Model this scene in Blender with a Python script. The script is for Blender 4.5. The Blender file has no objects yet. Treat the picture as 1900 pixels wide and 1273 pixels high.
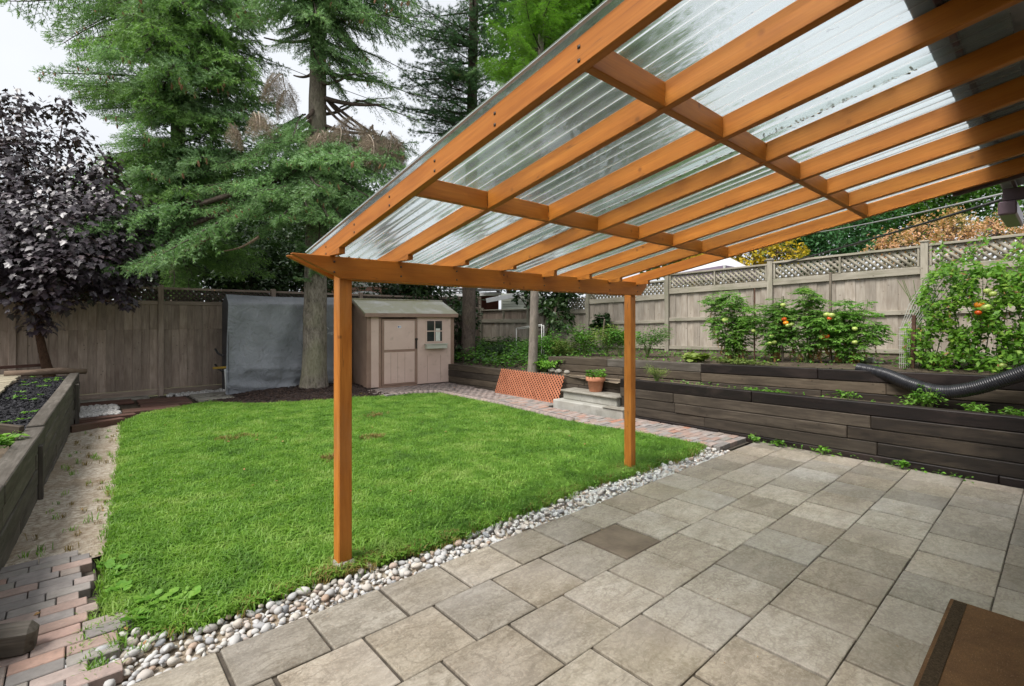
import bpy, bmesh, math, random
import numpy as np
from mathutils import Vector, Matrix, Euler

# ------------------------------------------------------------------ camera, sky, sun, exposure
SC = bpy.context.scene
COL = SC.collection
R = math.radians
CAM_YAW = -41.63                      # the yard's axes run at about 45 degrees to the view
cam_d = bpy.data.cameras.new('camera'); cam = bpy.data.objects.new('camera', cam_d); COL.objects.link(cam)
cam_d.sensor_fit = 'HORIZONTAL'; cam_d.sensor_width = 36.0
cam_d.lens = 920 / 1900 * 36.0
cam_d.shift_y = -43.5 / 1900
cam_d.clip_start = 0.05; cam_d.clip_end = 500
cam.location = (0, 0, 1.6); cam.rotation_euler = (R(90), 0, R(CAM_YAW))
SC.camera = cam

SUN_DIR = Vector((-0.55, 0.03, 0.83)).normalized()      # towards the (veiled) sun
world = bpy.data.worlds.new('World'); SC.world = world; world.use_nodes = True
wn = world.node_tree.nodes; wl = world.node_tree.links
for n in list(wn): wn.remove(n)
w_out = wn.new('ShaderNodeOutputWorld'); w_bg = wn.new('ShaderNodeBackground')
w_sky = wn.new('ShaderNodeTexSky'); w_sky.sky_type = 'NISHITA'; w_sky.sun_disc = False
w_sky.sun_elevation = math.asin(SUN_DIR.z); w_sky.sun_rotation = math.atan2(SUN_DIR.x, SUN_DIR.y)
w_sky.air_density = 1.0; w_sky.dust_density = 3.0; w_sky.ozone_density = 1.0
w_hs = wn.new('ShaderNodeHueSaturation'); w_hs.inputs['Saturation'].default_value = 0.22
w_mix = wn.new('ShaderNodeMixRGB'); w_mix.inputs[0].default_value = 0.72          # an even cloud deck over the clear sky
w_mix.inputs[2].default_value = (7.3, 7.55, 8.0, 1)
w_tc = wn.new('ShaderNodeTexCoord'); w_no = wn.new('ShaderNodeTexNoise')
w_no.inputs['Scale'].default_value = 2.2; w_no.inputs['Detail'].default_value = 5
w_mr = wn.new('ShaderNodeMapRange'); w_mr.inputs[1].default_value = .3; w_mr.inputs[2].default_value = .7
w_mr.inputs[3].default_value = .90; w_mr.inputs[4].default_value = 1.08
w_mul = wn.new('ShaderNodeMixRGB'); w_mul.blend_type = 'MULTIPLY'; w_mul.inputs[0].default_value = 1
wl.new(w_sky.outputs[0], w_hs.inputs['Color']); wl.new(w_hs.outputs[0], w_mix.inputs[1])
wl.new(w_tc.outputs['Generated'], w_no.inputs['Vector']); wl.new(w_no.outputs['Fac'], w_mr.inputs[0])
wl.new(w_mix.outputs[0], w_mul.inputs[1]); wl.new(w_mr.outputs[0], w_mul.inputs[2])
wl.new(w_mul.outputs[0], w_bg.inputs[0]); wl.new(w_bg.outputs[0], w_out.inputs[0])
w_bg.inputs[1].default_value = 0.0455

sun_d = bpy.data.lights.new('sun', 'SUN'); sun = bpy.data.objects.new('sun', sun_d); COL.objects.link(sun)
sun_d.energy = 1.5; sun_d.angle = R(24); sun_d.color = (1.0, 0.965, 0.91)
sun.rotation_euler = SUN_DIR.to_track_quat('Z', 'Y').to_euler(); sun.location = (-6, 6, 14)

SC.view_settings.view_transform = 'Standard'; SC.view_settings.look = 'None'
SC.view_settings.gamma = 1.0; SC.view_settings.use_curve_mapping = False
SC.view_settings.exposure = 1.76
SC.cycles.max_bounces = 12; SC.cycles.transparent_max_bounces = 24
SC.cycles.diffuse_bounces = 5; SC.cycles.glossy_bounces = 4
SC.cycles.use_denoising = True

# ------------------------------------------------------------------ geometry helpers
F_, Y0_, H_ = 920.0, 593.0, 1.6
TH = math.atan((1985 - 950) / 920); SN, CS = math.sin(TH), math.cos(TH)
def at(px, py, Y):                    # survey: a point seen in the photograph at a known distance -> yard coordinates
    X = (px - 950) / F_ * Y
    return Vector((X * SN + Y * CS, -X * CS + Y * SN, H_ - (py - Y0_) / F_ * Y))
def gnd(px, py, z=0.0):
    return at(px, py, F_ * (H_ - z) / (py - Y0_))
def atx(px, py, x):                   # ... on the plane x = const
    t = (px - 950) / F_
    return at(px, py, x / (t * SN + CS))

def wmat(o):
    m = Matrix.LocRotScale(o.location, o.rotation_euler, o.scale)
    return wmat(o.parent) @ m if o.parent is not None else m
def link(o, parent=None, loc=None):
    """link a new object; its transform is given in yard coordinates and made local to its parent here"""
    COL.objects.link(o)
    if parent is not None:
        l = wmat(parent).inverted() @ wmat(o)
        o.parent = parent
        p, q, sc = l.decompose(); o.location = p; o.rotation_euler = q.to_euler(); o.scale = sc
    return o
def tag(o, label=None, cat=None, group=None, kind=None):
    if label: o['label'] = label
    if cat: o['category'] = cat
    if group: o['group'] = group
    if kind: o['kind'] = kind
    return o
def thing(name, label, cat, loc=(0, 0, 0), group=None):
    o = bpy.data.objects.new(name, None); o.location = loc; o.empty_display_size = .2
    COL.objects.link(o)
    return tag(o, label, cat, group)
def mesh_np(name, V, Fc, mats, midx=None, smooth=False):
    """V (n,3), Fc: list of arrays of faces (k columns each) or a python list"""
    me = bpy.data.meshes.new(name)
    V = np.asarray(V, dtype=np.float32)
    if isinstance(Fc, np.ndarray): Fc = [Fc]
    if len(Fc) and isinstance(Fc[0], np.ndarray):
        loops = np.concatenate([f.ravel() for f in Fc]).astype(np.int32)
        tot = np.concatenate([np.full(len(f), f.shape[1], np.int32) for f in Fc])
        st = np.concatenate([[0], np.cumsum(tot)[:-1]]).astype(np.int32)
        me.vertices.add(len(V)); me.vertices.foreach_set('co', V.ravel())
        me.loops.add(len(loops)); me.loops.foreach_set('vertex_index', loops)
        me.polygons.add(len(tot)); me.polygons.foreach_set('loop_start', st)
        me.polygons.foreach_set('loop_total', tot)
        me.update(calc_edges=True)
    else:
        me.from_pydata([tuple(v) for v in V], [], Fc)
    for m in (mats if isinstance(mats, (list, tuple)) else [mats]): me.materials.append(m)
    if midx is not None: me.polygons.foreach_set('material_index', np.asarray(midx, np.int32))
    if smooth: me.polygons.foreach_set('use_smooth', np.ones(len(me.polygons), bool))
    me.validate(); me.update()
    return me
def obj(name, me, parent=None, loc=(0, 0, 0), rot=(0, 0, 0), scale=(1, 1, 1)):
    o = bpy.data.objects.new(name, me); o.location = loc; o.rotation_euler = rot; o.scale = scale
    return link(o, parent)
_box = {}
def box_mesh(dx, dy, dz, m, bev=.004, seg=1):
    key = (round(dx, 3), round(dy, 3), round(dz, 3), m.name, bev)
    if key in _box: return _box[key]
    bm = bmesh.new(); bmesh.ops.create_cube(bm, size=1)
    bmesh.ops.scale(bm, vec=(dx, dy, dz), verts=bm.verts)
    if bev: bmesh.ops.bevel(bm, geom=bm.edges[:], offset=min(bev, .3 * min(dx, dy, dz)), segments=seg, affect='EDGES', profile=.5)
    me = bpy.data.meshes.new('box'); bm.to_mesh(me); bm.free(); me.materials.append(m)
    _box[key] = me
    return me
def box(name, parent, c, d, m, rot=(0, 0, 0), bev=.004):
    return obj(name, box_mesh(d[0], d[1], d[2], m, bev), parent, c, rot)
def beam(name, parent, p, q, w, h, m, bev=.004, roll=0):
    """a bar from p to q, local x along it, w sideways, h up"""
    p, q = Vector(p), Vector(q); d = q - p; L = d.length
    x = d.normalized(); up = Vector((0, 0, 1))
    if abs(x.z) > .98: up = Vector((0, 1, 0))
    y = up.cross(x).normalized(); z = x.cross(y)
    M = Matrix((x, y, z)).transposed()
    e = (M @ Matrix.Rotation(roll, 3, 'X')).to_euler()
    return obj(name, box_mesh(L, w, h, m, bev), parent, (p + q) / 2, e)
def tube_arrays(pts, rad, sides=8, cap=True):
    pts = np.asarray(pts, float); n = len(pts); rad = np.broadcast_to(np.asarray(rad, float), (n,))
    T = np.gradient(pts, axis=0); T /= np.linalg.norm(T, axis=1)[:, None] + 1e-9
    ref = np.array([0, 0, 1.]) if abs(T[0, 2]) < .9 else np.array([1., 0, 0])
    V = []; a = np.linspace(0, 2 * np.pi, sides, endpoint=False)
    for i in range(n):
        u = np.cross(T[i], ref); u /= np.linalg.norm(u) + 1e-9; v = np.cross(T[i], u); ref = np.cross(u, T[i]); 
        V.append(pts[i] + rad[i] * (np.cos(a)[:, None] * u + np.sin(a)[:, None] * v))
    V = np.concatenate(V); i0 = np.arange(n - 1)[:, None] * sides; j = np.arange(sides)[None]; j2 = (j + 1) % sides
    Fq = np.stack([i0 + j, i0 + j2, i0 + sides + j2, i0 + sides + j], -1).reshape(-1, 4)
    return V, Fq
def tube(name, parent, pts, rad, m, sides=8, smooth=True, cap=True):
    V, Fq = tube_arrays(pts, rad, sides); o = np.mean(np.asarray(pts, float), 0)
    faces = [Fq]
    if cap: faces += [np.arange(sides)[::-1][None], (np.arange(sides) + len(V) - sides)[None]]
    return obj(name, mesh_np(name, V - o, faces, m, smooth=smooth), parent, o)
class Acc:                            # collects arrays of geometry into ONE mesh
    def __init__(s): s.V = []; s.F = {}; s.n = 0; s.M = {}
    def add(s, V, Fc, mi=0):
        V = np.asarray(V, float); Fc = np.asarray(Fc)
        s.F.setdefault((Fc.shape[1], mi), []).append(Fc + s.n); s.V.append(V); s.n += len(V)
    def box(s, c, d, rot=None, mi=0):
        g = np.array([[x, y, z] for x in (-.5, .5) for y in (-.5, .5) for z in (-.5, .5)]) * np.asarray(d)
        if rot is not None: g = g @ np.array(Euler(rot).to_matrix()).T
        s.add(g + np.asarray(c), np.array([[0, 1, 3, 2], [4, 6, 7, 5], [0, 4, 5, 1], [2, 3, 7, 6], [0, 2, 6, 4], [1, 5, 7, 3]]), mi)
    def bar(s, p, q, w, h, mi=0):
        p, q = Vector(p), Vector(q); d = q - p; x = d.normalized(); up = Vector((0, 0, 1)) if abs(x.z) < .98 else Vector((0, 1, 0))
        y = up.cross(x).normalized(); z = x.cross(y); M = Matrix((x, y, z)).transposed()
        s.box((p + q) / 2, (d.length, w, h), M.to_euler(), mi)
    def tube(s, pts, rad, sides=6, mi=0):
        V, Fq = tube_arrays(pts, rad, sides); s.add(V, Fq, mi)
    def mesh(s, name, mats, smooth=False, off=(0, 0, 0)):
        fs, mi = [], []
        for (k, m), L in s.F.items():
            f = np.concatenate(L); fs.append(f); mi.append(np.full(len(f), m, np.int32))
        return mesh_np(name, np.concatenate(s.V) - np.asarray(off, float), fs, mats, np.concatenate(mi), smooth)
    def obj(s, name, mats, parent=None, smooth=False, origin=(0, 0, 0)):
        return obj(name, s.mesh(name, mats, smooth, origin), parent, origin)

def frames(axis, normal):
    """orthonormal frames (n,3,3): columns along axis, side, normal"""
    a = axis / (np.linalg.norm(axis, axis=1)[:, None] + 1e-9)
    s = np.cross(normal, a); s /= np.linalg.norm(s, axis=1)[:, None] + 1e-9
    n = np.cross(a, s)
    return np.stack([a, s, n], -1)
LEAF = {  # outline in (along, side, up) with the stalk at the origin, and triangles
 'ovate': (np.array([[0, 0, 0], [.45, .28, .05], [1, 0, -.06], [.45, -.28, .05]]), np.array([[0, 2, 1], [0, 3, 2]])),
 'lance': (np.array([[0, 0, 0], [.4, .14, .03], [1, 0, -.1], [.4, -.14, .03]]), np.array([[0, 2, 1], [0, 3, 2]])),
 'round': (np.array([[0, 0, 0], [.2, .42, .03], [.7, .45, .02], [1, 0, -.08], [.7, -.45, .02], [.2, -.42, .03]]), np.array([[0, 3, 2], [0, 2, 1], [0, 5, 4], [0, 4, 3]])),
 'maple': (np.array([[0, 0, .02], [-.1, .32, 0], [.18, .26, .02], [.28, .58, -.06], [.46, .3, .02], [.62, .24, .0], [1, 0, -.1], [.62, -.24, 0], [.46, -.3, .02], [.28, -.58, -.06], [.18, -.26, .02], [-.1, -.32, 0]]),
           np.array([[0, 2, 1], [0, 4, 2], [2, 4, 3], [0, 5, 4], [0, 6, 5], [0, 7, 6], [0, 8, 7], [0, 10, 8], [8, 10, 9], [0, 11, 10]])),
 'cut': (np.array([[0, 0, 0], [.25, .2, .02], [.35, .06, .0], [.5, .34, -.03], [.62, .08, 0], [1, 0, -.12], [.62, -.08, 0], [.5, -.34, -.03], [.35, -.06, 0], [.25, -.2, .02]]),
         np.array([[0, 2, 1], [0, 4, 2], [2, 4, 3], [0, 5, 4], [0, 6, 5], [0, 8, 6], [6, 8, 7], [0, 9, 8]])),
}
def add_leaves(acc, P, axis, normal, size, kind='ovate', mi=0):
    tv, tf = LEAF[kind]; n = len(P)
    if n == 0: return
    M = frames(np.asarray(axis, float), np.asarray(normal, float)); size = np.broadcast_to(size, (n,))
    V = np.einsum('nij,kj->nki', M, tv) * size[:, None, None] + np.asarray(P)[:, None]
    Fc = tf[None] + (np.arange(n) * len(tv))[:, None, None]
    acc.add(V.reshape(-1, 3), Fc.reshape(-1, 3), mi)
def unit(rng, n):
    v = rng.normal(size=(n, 3)); return v / np.linalg.norm(v, axis=1)[:, None]

# ------------------------------------------------------------------ materials
def new_mat(name):
    m = bpy.data.materials.new(name); m.use_nodes = True; nt = m.node_tree
    for n in list(nt.nodes): nt.nodes.remove(n)
    o = nt.nodes.new('ShaderNodeOutputMaterial'); b = nt.nodes.new('ShaderNodeBsdfPrincipled')
    nt.links.new(b.outputs[0], o.inputs[0])
    return m, nt, b, o
def vecnode(nt, scale=(1, 1, 1), space='Object'):
    tc = nt.nodes.new('ShaderNodeTexCoord'); mp = nt.nodes.new('ShaderNodeMapping'); mp.inputs['Scale'].default_value = scale
    if space == 'World':
        g = nt.nodes.new('ShaderNodeNewGeometry'); nt.links.new(g.outputs['Position'], mp.inputs[0])
    else: nt.links.new(tc.outputs[space], mp.inputs[0])
    return mp.outputs[0]
def noise(nt, vec, scale, detail=4, rough=.55, w=None, dist=0):
    n = nt.nodes.new('ShaderNodeTexNoise'); n.inputs['Scale'].default_value = scale; n.inputs['Detail'].default_value = detail
    n.inputs['Roughness'].default_value = rough; n.inputs['Distortion'].default_value = dist
    nt.links.new(vec, n.inputs['Vector'])
    if w is not None: n.noise_dimensions = '4D'; nt.links.new(w, n.inputs['W'])
    return n.outputs['Fac']
def rnd(nt, mul=37.0):
    oi = nt.nodes.new('ShaderNodeObjectInfo'); m = nt.nodes.new('ShaderNodeMath'); m.operation = 'MULTIPLY'; m.inputs[1].default_value = mul
    nt.links.new(oi.outputs['Random'], m.inputs[0]); return m.outputs[0], oi.outputs['Random']
def ramp(nt, fac, stops):
    r = nt.nodes.new('ShaderNodeValToRGB'); e = r.color_ramp.elements
    while len(e) < len(stops): e.new(.5)
    for i, (p, c) in enumerate(stops):
        e[i].position = p; e[i].color = (*c, 1) if len(c) == 3 else c
    nt.links.new(fac, r.inputs[0]); return r.outputs[0]
def mix(nt, fac, a, b, mode='MIX'):
    m = nt.nodes.new('ShaderNodeMixRGB'); m.blend_type = mode
    for i, v in ((0, fac), (1, a), (2, b)):
        if isinstance(v, (int, float)): m.inputs[i].default_value = v if i == 0 else (v, v, v, 1)
        elif isinstance(v, tuple): m.inputs[i].default_value = (*v, 1)
        else: nt.links.new(v, m.inputs[i])
    return m.outputs[0]
def bump(nt, b, h, strength=.3, dist=.01):
    n = nt.nodes.new('ShaderNodeBump'); n.inputs['Strength'].default_value = strength; n.inputs['Distance'].default_value = dist
    nt.links.new(h, n.inputs['Height']); nt.links.new(n.outputs[0], b.inputs['Normal']); return n
def maprange(nt, v, a, b, c, d):
    m = nt.nodes.new('ShaderNodeMapRange')
    for i, x in enumerate((a, b, c, d)): m.inputs[i + 1].default_value = x
    nt.links.new(v, m.inputs[0]); return m.outputs[0]
def grey(v): return (v, v, v)

def wood_mat(name, c1, c2, c3, var=.25, rough=.75, grain=9, stain=None, stain_amt=.5, knots=True, bstr=.35, crack=0):
    """boards have their length along local x; every object gets its own grain through its random number"""
    m, nt, b, o = new_mat(name); w, r = rnd(nt)
    v = vecnode(nt, (1.0, grain, grain))
    g1 = noise(nt, v, 3.2, 6, .6, w, .4); g2 = noise(nt, vecnode(nt, (2.2, 70, 70)), 2.0, 3, .6, w)
    big = noise(nt, vecnode(nt, (1, 2, 2)), 1.6, 3, .5, w)
    c = ramp(nt, g1, [(.25, c1), (.5, c2), (.78, c3)])
    c = mix(nt, maprange(nt, g2, .35, .7, 0, .55), c, mix(nt, .6, c, (c1[0] * .55, c1[1] * .55, c1[2] * .55)))
    c = mix(nt, 1.0, c, ramp(nt, r, [(0, grey(1 - var)), (1, grey(1 + var * .6))]), 'MULTIPLY')
    c = mix(nt, 1.0, c, ramp(nt, big, [(.3, grey(.86)), (.7, grey(1.1))]), 'MULTIPLY')
    if knots:
        sx = nt.nodes.new('ShaderNodeSeparateXYZ'); nt.links.new(vecnode(nt, (1, 1, 1)), sx.inputs[0]); cx = nt.nodes.new('ShaderNodeCombineXYZ')
        for i_, (p_, q_) in enumerate(((sx.outputs[0], w), (sx.outputs[1], sx.outputs[2]))):
            ad = nt.nodes.new('ShaderNodeMath'); ad.operation = 'ADD'; nt.links.new(p_, ad.inputs[0]); nt.links.new(q_, ad.inputs[1]); nt.links.new(ad.outputs[0], cx.inputs[i_])
        vo = nt.nodes.new('ShaderNodeTexVoronoi'); vo.voronoi_dimensions = '2D'; vo.inputs['Scale'].default_value = 4.2; nt.links.new(cx.outputs[0], vo.inputs['Vector'])
        gt = maprange(nt, noise(nt, vecnode(nt, (.8, .8, .8)), 2.3, 2, .5, w), .50, .56, 0, .62); k0 = maprange(nt, vo.outputs['Distance'], .025, .065, 1, 0)
        km = nt.nodes.new('ShaderNodeMath'); km.operation = 'MULTIPLY'; nt.links.new(gt, km.inputs[0]); nt.links.new(k0, km.inputs[1]); k = km.outputs[0]
        c = mix(nt, k, c, (c1[0] * .4, c1[1] * .36, c1[2] * .33))
    if stain:
        s = noise(nt, vecnode(nt, (1.2, 3, 3)), 1.3, 5, .65, w)
        c = mix(nt, maprange(nt, s, .5, .68, 0, stain_amt), c, stain)
    if crack:
        ck = noise(nt, vecnode(nt, (.9, 26, 26)), 1.1, 2, .5, w, .3); ckm = maprange(nt, ck, .492, .5, 0, 1); ck2 = maprange(nt, ck, .5, .508, 1, 0)
        mm = nt.nodes.new('ShaderNodeMath'); mm.operation = 'MULTIPLY'; nt.links.new(ckm, mm.inputs[0]); nt.links.new(ck2, mm.inputs[1])
        gate = maprange(nt, noise(nt, vecnode(nt, (1.3, 5, 5)), 1.4, 2, .5, w), .52, .56, 0, crack)
        m2 = nt.nodes.new('ShaderNodeMath'); m2.operation = 'MULTIPLY'; nt.links.new(mm.outputs[0], m2.inputs[0]); nt.links.new(gate, m2.inputs[1])
        c = mix(nt, m2.outputs[0], c, (.05, .025, .012))
    nt.links.new(c, b.inputs['Base Color']); b.inputs['Roughness'].default_value = rough
    b.inputs['Specular IOR Level'].default_value = .3
    bump(nt, b, mix(nt, .5, g1, g2), bstr, .004)
    return m
def noise_mat(name, c1, c2, scale=6, rough=.8, bstr=.3, bdist=.01, detail=6, var=.0, space='Object', sub=None, spec=.4, lo=.35, hi=.65):
    m, nt, b, o = new_mat(name); w, r = rnd(nt)
    v = vecnode(nt, (1, 1, 1), space); n = noise(nt, v, scale, detail, .6, w)
    c = ramp(nt, n, [(lo, c1), (hi, c2)])
    if sub: c = mix(nt, maprange(nt, noise(nt, v, sub[0], 3, .5, w), sub[2], sub[3], 0, sub[4]), c, sub[1])
    if var: c = mix(nt, 1., c, ramp(nt, r, [(0, grey(1 - var)), (1, grey(1 + var))]), 'MULTIPLY')
    nt.links.new(c, b.inputs['Base Color']); b.inputs['Roughness'].default_value = rough; b.inputs['Specular IOR Level'].default_value = spec
    if bstr: bump(nt, b, noise(nt, v, scale * 4, 4, .6, w), bstr, bdist)
    return m
def leaf_mat(name, c1, c2, c3=None, rough=.5, trans=.25, scale=2.5, spec=.35, fine=14, space='Object', sheen=0):
    m, nt, b, o = new_mat(name); w, r = rnd(nt); v = vecnode(nt, (1, 1, 1), space)
    n1 = noise(nt, v, scale, 3, .5, w); n2 = noise(nt, v, fine, 2, .5, w)
    c = ramp(nt, mix(nt, .55, n1, n2), [(.36, c1), (.52, c2), (.66, c3 or c2)])
    c = mix(nt, 1., c, ramp(nt, r, [(0, grey(.85)), (1, grey(1.15))]), 'MULTIPLY')
    nt.links.new(c, b.inputs['Base Color']); b.inputs['Roughness'].default_value = rough; b.inputs['Specular IOR Level'].default_value = spec
    t = nt.nodes.new('ShaderNodeBsdfTranslucent'); ms = nt.nodes.new('ShaderNodeMixShader'); ms.inputs[0].default_value = trans
    nt.links.new(mix(nt, 1., c, (1.1, 1.25, .6), 'MULTIPLY'), t.inputs[0])
    nt.links.new(b.outputs[0], ms.inputs[1]); nt.links.new(t.outputs[0], ms.inputs[2]); nt.links.new(ms.outputs[0], o.inputs[0])
    return m
def plain(name, c, rough=.5, metal=0, spec=.5, var=0):
    m, nt, b, o = new_mat(name); b.inputs['Roughness'].default_value = rough; b.inputs['Metallic'].default_value = metal
    b.inputs['Specular IOR Level'].default_value = spec
    v = vecnode(nt); n = noise(nt, v, 9, 4, .6)
    nt.links.new(mix(nt, 1., (c[0], c[1], c[2]), ramp(nt, n, [(.3, grey(.88)), (.7, grey(1.1))]), 'MULTIPLY'), b.inputs['Base Color'])
    return m

M = {}
M['pergola'] = wood_mat('orange stained timber', (.29, .086, .009), (.395, .131, .015), (.455, .170, .027), .08, .5, 7, knots=True, bstr=.18, crack=.5)
M['post'] = wood_mat('orange stained post', (.36, .114, .015), (.485, .172, .026), (.55, .22, .044), .05, .55, 7, stain=(.36, .24, .15), stain_amt=.25, bstr=.3, crack=.9)
M['fence'] = wood_mat('weathered fence boards', (.27, .228, .185), (.395, .345, .288), (.49, .445, .385), .2, .85, 8, stain=(.22, .17, .13), stain_amt=.55)
M['fence_trim'] = wood_mat('weathered fence rails', (.25, .22, .17), (.36, .325, .262), (.46, .425, .35), .12, .85, 8, stain=(.15, .17, .09), stain_amt=.5)
M['fence_dark'] = wood_mat('brown grey back fence', (.235, .178, .14), (.355, .278, .225), (.45, .365, .305), .22, .85, 8, stain=(.15, .10, .08), stain_amt=.5)
M['lattice_shaded'] = wood_mat('lattice with painted shade', (.05, .04, .032), (.09, .072, .058), (.13, .105, .085), .2, .9, 8)  # back fence lattice wood, darkened so its colour carries the trees' shade
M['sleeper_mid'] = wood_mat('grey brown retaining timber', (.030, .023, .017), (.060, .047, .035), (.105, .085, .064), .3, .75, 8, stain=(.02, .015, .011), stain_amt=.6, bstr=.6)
M['sleeper'] = wood_mat('dark retaining timber', (.011, .008, .006), (.022, .016, .012), (.046, .034, .024), .3, .6, 8, stain=(.085, .064, .044), stain_amt=.5, bstr=.5)
M['sleeper_black'] = wood_mat('wet black timber', (.006, .004, .004), (.011, .007, .006), (.021, .013, .011), .2, .5, 8, stain=(.05, .035, .03), stain_amt=.6, bstr=.4)
M['sleeper_light'] = wood_mat('bleached brown timber', (.045, .034, .023), (.095, .073, .051), (.15, .12, .086), .25, .8, 8, stain=(.03, .022, .018), stain_amt=.6, bstr=.5)
M['sleeper_grey'] = wood_mat('silvered timber', (.055, .047, .038), (.11, .096, .08), (.18, .163, .142), .25, .85, 8, stain=(.045, .036, .027), stain_amt=.6, bstr=.6)
M['board_pale'] = wood_mat('pale walkway boards', (.25, .215, .15), (.38, .33, .24), (.47, .42, .32), .2, .85, 8, stain=(.2, .18, .1), stain_amt=.4)
M['board_red'] = wood_mat('dark red old boards', (.06, .03, .022), (.12, .06, .045), (.18, .10, .08), .3, .85, 8, stain=(.09, .08, .05), stain_amt=.5)
M['bark_log'] = wood_mat('brown bark log', (.10, .065, .045), (.2, .14, .10), (.3, .23, .17), .2, .9, 10, bstr=.8)
M['stake'] = wood_mat('old garden stake', (.13, .10, .08), (.22, .18, .14), (.3, .26, .21), .2, .85, 10)
M['lattice_red'] = wood_mat('terracotta lattice slats', (.30, .10, .05), (.40, .145, .075), (.46, .19, .11), .1, .7, 6, knots=False)

def slab_mat():
    m, nt, b, o = new_mat('slate textured concrete slab'); w, r = rnd(nt)
    v = vecnode(nt, (1, 1, 1)); n1 = noise(nt, vecnode(nt, (1.0, 2.6, 1)), 3.0, 7, .62, w, .8); n2 = noise(nt, v, 26, 5, .65, w); n3 = noise(nt, v, 1.7, 3, .5, w)
    c = ramp(nt, n1, [(.28, (.165, .145, .115)), (.5, (.262, .235, .195)), (.75, (.345, .318, .275))])
    rd = nt.nodes.new('ShaderNodeMath'); rd.operation = 'SUBTRACT'; nt.links.new(noise(nt, vecnode(nt, (1, 2.2, 1)), 4.5, 6, .62, w, 1.2), rd.inputs[0]); rd.inputs[1].default_value = .5
    ab = nt.nodes.new('ShaderNodeMath'); ab.operation = 'ABSOLUTE'; nt.links.new(rd.outputs[0], ab.inputs[0]); cleft = maprange(nt, ab.outputs[0], 0, .035, 1, 0)
    n4 = noise(nt, v, 75, 4, .75, w)
    c = mix(nt, maprange(nt, n2, .48, .66, 0, .5), c, (.15, .128, .098))
    c = mix(nt, maprange(nt, n4, .5, .68, 0, .45), c, (.13, .112, .09))
    c = mix(nt, maprange(nt, n4, .5, .34, 0, .35), c, (.42, .39, .34))
    c = mix(nt, maprange(nt, cleft, 0, 1, 0, .42), c, (.12, .10, .078))
    c = mix(nt, maprange(nt, n3, .45, .7, 0, .4), c, (.29, .272, .258))
    c = mix(nt, 1., c, ramp(nt, r, [(0, (.78, .76, .72)), (.15, (.92, .89, .85)), (.6, (1.05, 1.03, 1.0)), (.85, (1.18, 1.16, 1.14)), (1, (1.32, 1.31, 1.31))]), 'MULTIPLY')
    fr = nt.nodes.new('ShaderNodeMath'); fr.operation = 'FRACT'; nt.links.new(w, fr.inputs[0])
    c = mix(nt, 1., c, ramp(nt, fr.outputs[0], [(0, (1.01, .985, .955)), (.5, (.99, .99, .985)), (1, (.96, .985, 1.02))]), 'MULTIPLY')
    st = noise(nt, vecnode(nt, (1, 1.5, 1), 'World'), 1.6, 6, .68); c = mix(nt, maprange(nt, st, .50, .68, 0, .5), c, mix(nt, 1., c, (.62, .57, .50), 'MULTIPLY'))
    wv = vecnode(nt, (1, 1, 1), 'World'); al = noise(nt, wv, .55, 4, .6)      # faint algae in patches
    c = mix(nt, maprange(nt, al, .52, .74, 0, .22), c, (.25, .215, .11))
    nt.links.new(c, b.inputs['Base Color'])
    nt.links.new(maprange(nt, n1, .3, .7, .6, .85), b.inputs['Roughness']); b.inputs['Specular IOR Level'].default_value = .3
    hgt = mix(nt, .5, mix(nt, .35, n1, n2), mix(nt, .5, n4, cleft)); bump(nt, b, hgt, .5, .008); return m
M['slab'] = slab_mat()
M['slab_dark'] = noise_mat('dark brown slab', (.085, .064, .044), (.165, .130, .095), 5, .6, .5, .01, var=.05)
M['joint'] = noise_mat('dark sandy joint', (.045, .037, .029), (.085, .07, .053), 20, .95, .3, .005, space='World')
def brick_mat():
    m, nt, b, o = new_mat('worn clay and concrete brick'); w, r = rnd(nt, 91); v = vecnode(nt)
    n1 = noise(nt, v, 14, 5, .6, w); n2 = noise(nt, v, 90, 3, .6, w)
    base = ramp(nt, r, [(0, (.20, .185, .175)), (.22, (.28, .25, .235)), (.38, (.245, .23, .205)), (.52, (.33, .225, .185)), (.66, (.30, .265, .245)), (.8, (.38, .24, .185)), (.92, (.34, .31, .295)), (1, (.40, .19, .125))])
    c = mix(nt, 1., base, ramp(nt, n1, [(.3, grey(.72)), (.7, grey(1.12))]), 'MULTIPLY')
    c = mix(nt, maprange(nt, n2, .5, .7, 0, .35), c, (.17, .15, .135))
    nt.links.new(c, b.inputs['Base Color']); b.inputs['Roughness'].default_value = .85; b.inputs['Specular IOR Level'].default_value = .3
    bump(nt, b, mix(nt, .5, n1, n2), .35, .004); return m
M['brick'] = brick_mat()
def pebble_mat():
    m, nt, b, o = new_mat('river pebble'); w, r = rnd(nt, 53); v = vecnode(nt)
    n1 = noise(nt, v, 30, 4, .6, w)
    c = ramp(nt, r, [(0, (.42, .41, .40)), (.18, (.52, .51, .50)), (.34, (.36, .36, .37)), (.5, (.55, .53, .49)), (.62, (.47, .41, .35)), (.72, (.44, .43, .43)), (.82, (.38, .27, .2)), (.9, (.5, .47, .43)), (.96, (.24, .25, .27)), (1, (.6, .59, .57))])
    c = mix(nt, 1., c, ramp(nt, n1, [(.3, grey(.8)), (.7, grey(1.1))]), 'MULTIPLY')
    nt.links.new(c, b.inputs['Base Color']); b.inputs['Roughness'].default_value = .7; b.inputs['Specular IOR Level'].default_value = .35
    bump(nt, b, n1, .15, .003); return m
M['pebble'] = pebble_mat()
M['gravel'] = noise_mat('crushed gravel path', (.24, .185, .13), (.56, .50, .41), 30, .95, .9, .02, space='World', sub=(2.2, (.26, .19, .12), .45, .7, .7), detail=8)
M['stone_white'] = noise_mat('white chip stone', (.34, .32, .30), (.58, .56, .54), 20, .8, .2, .004, var=.2)
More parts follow.
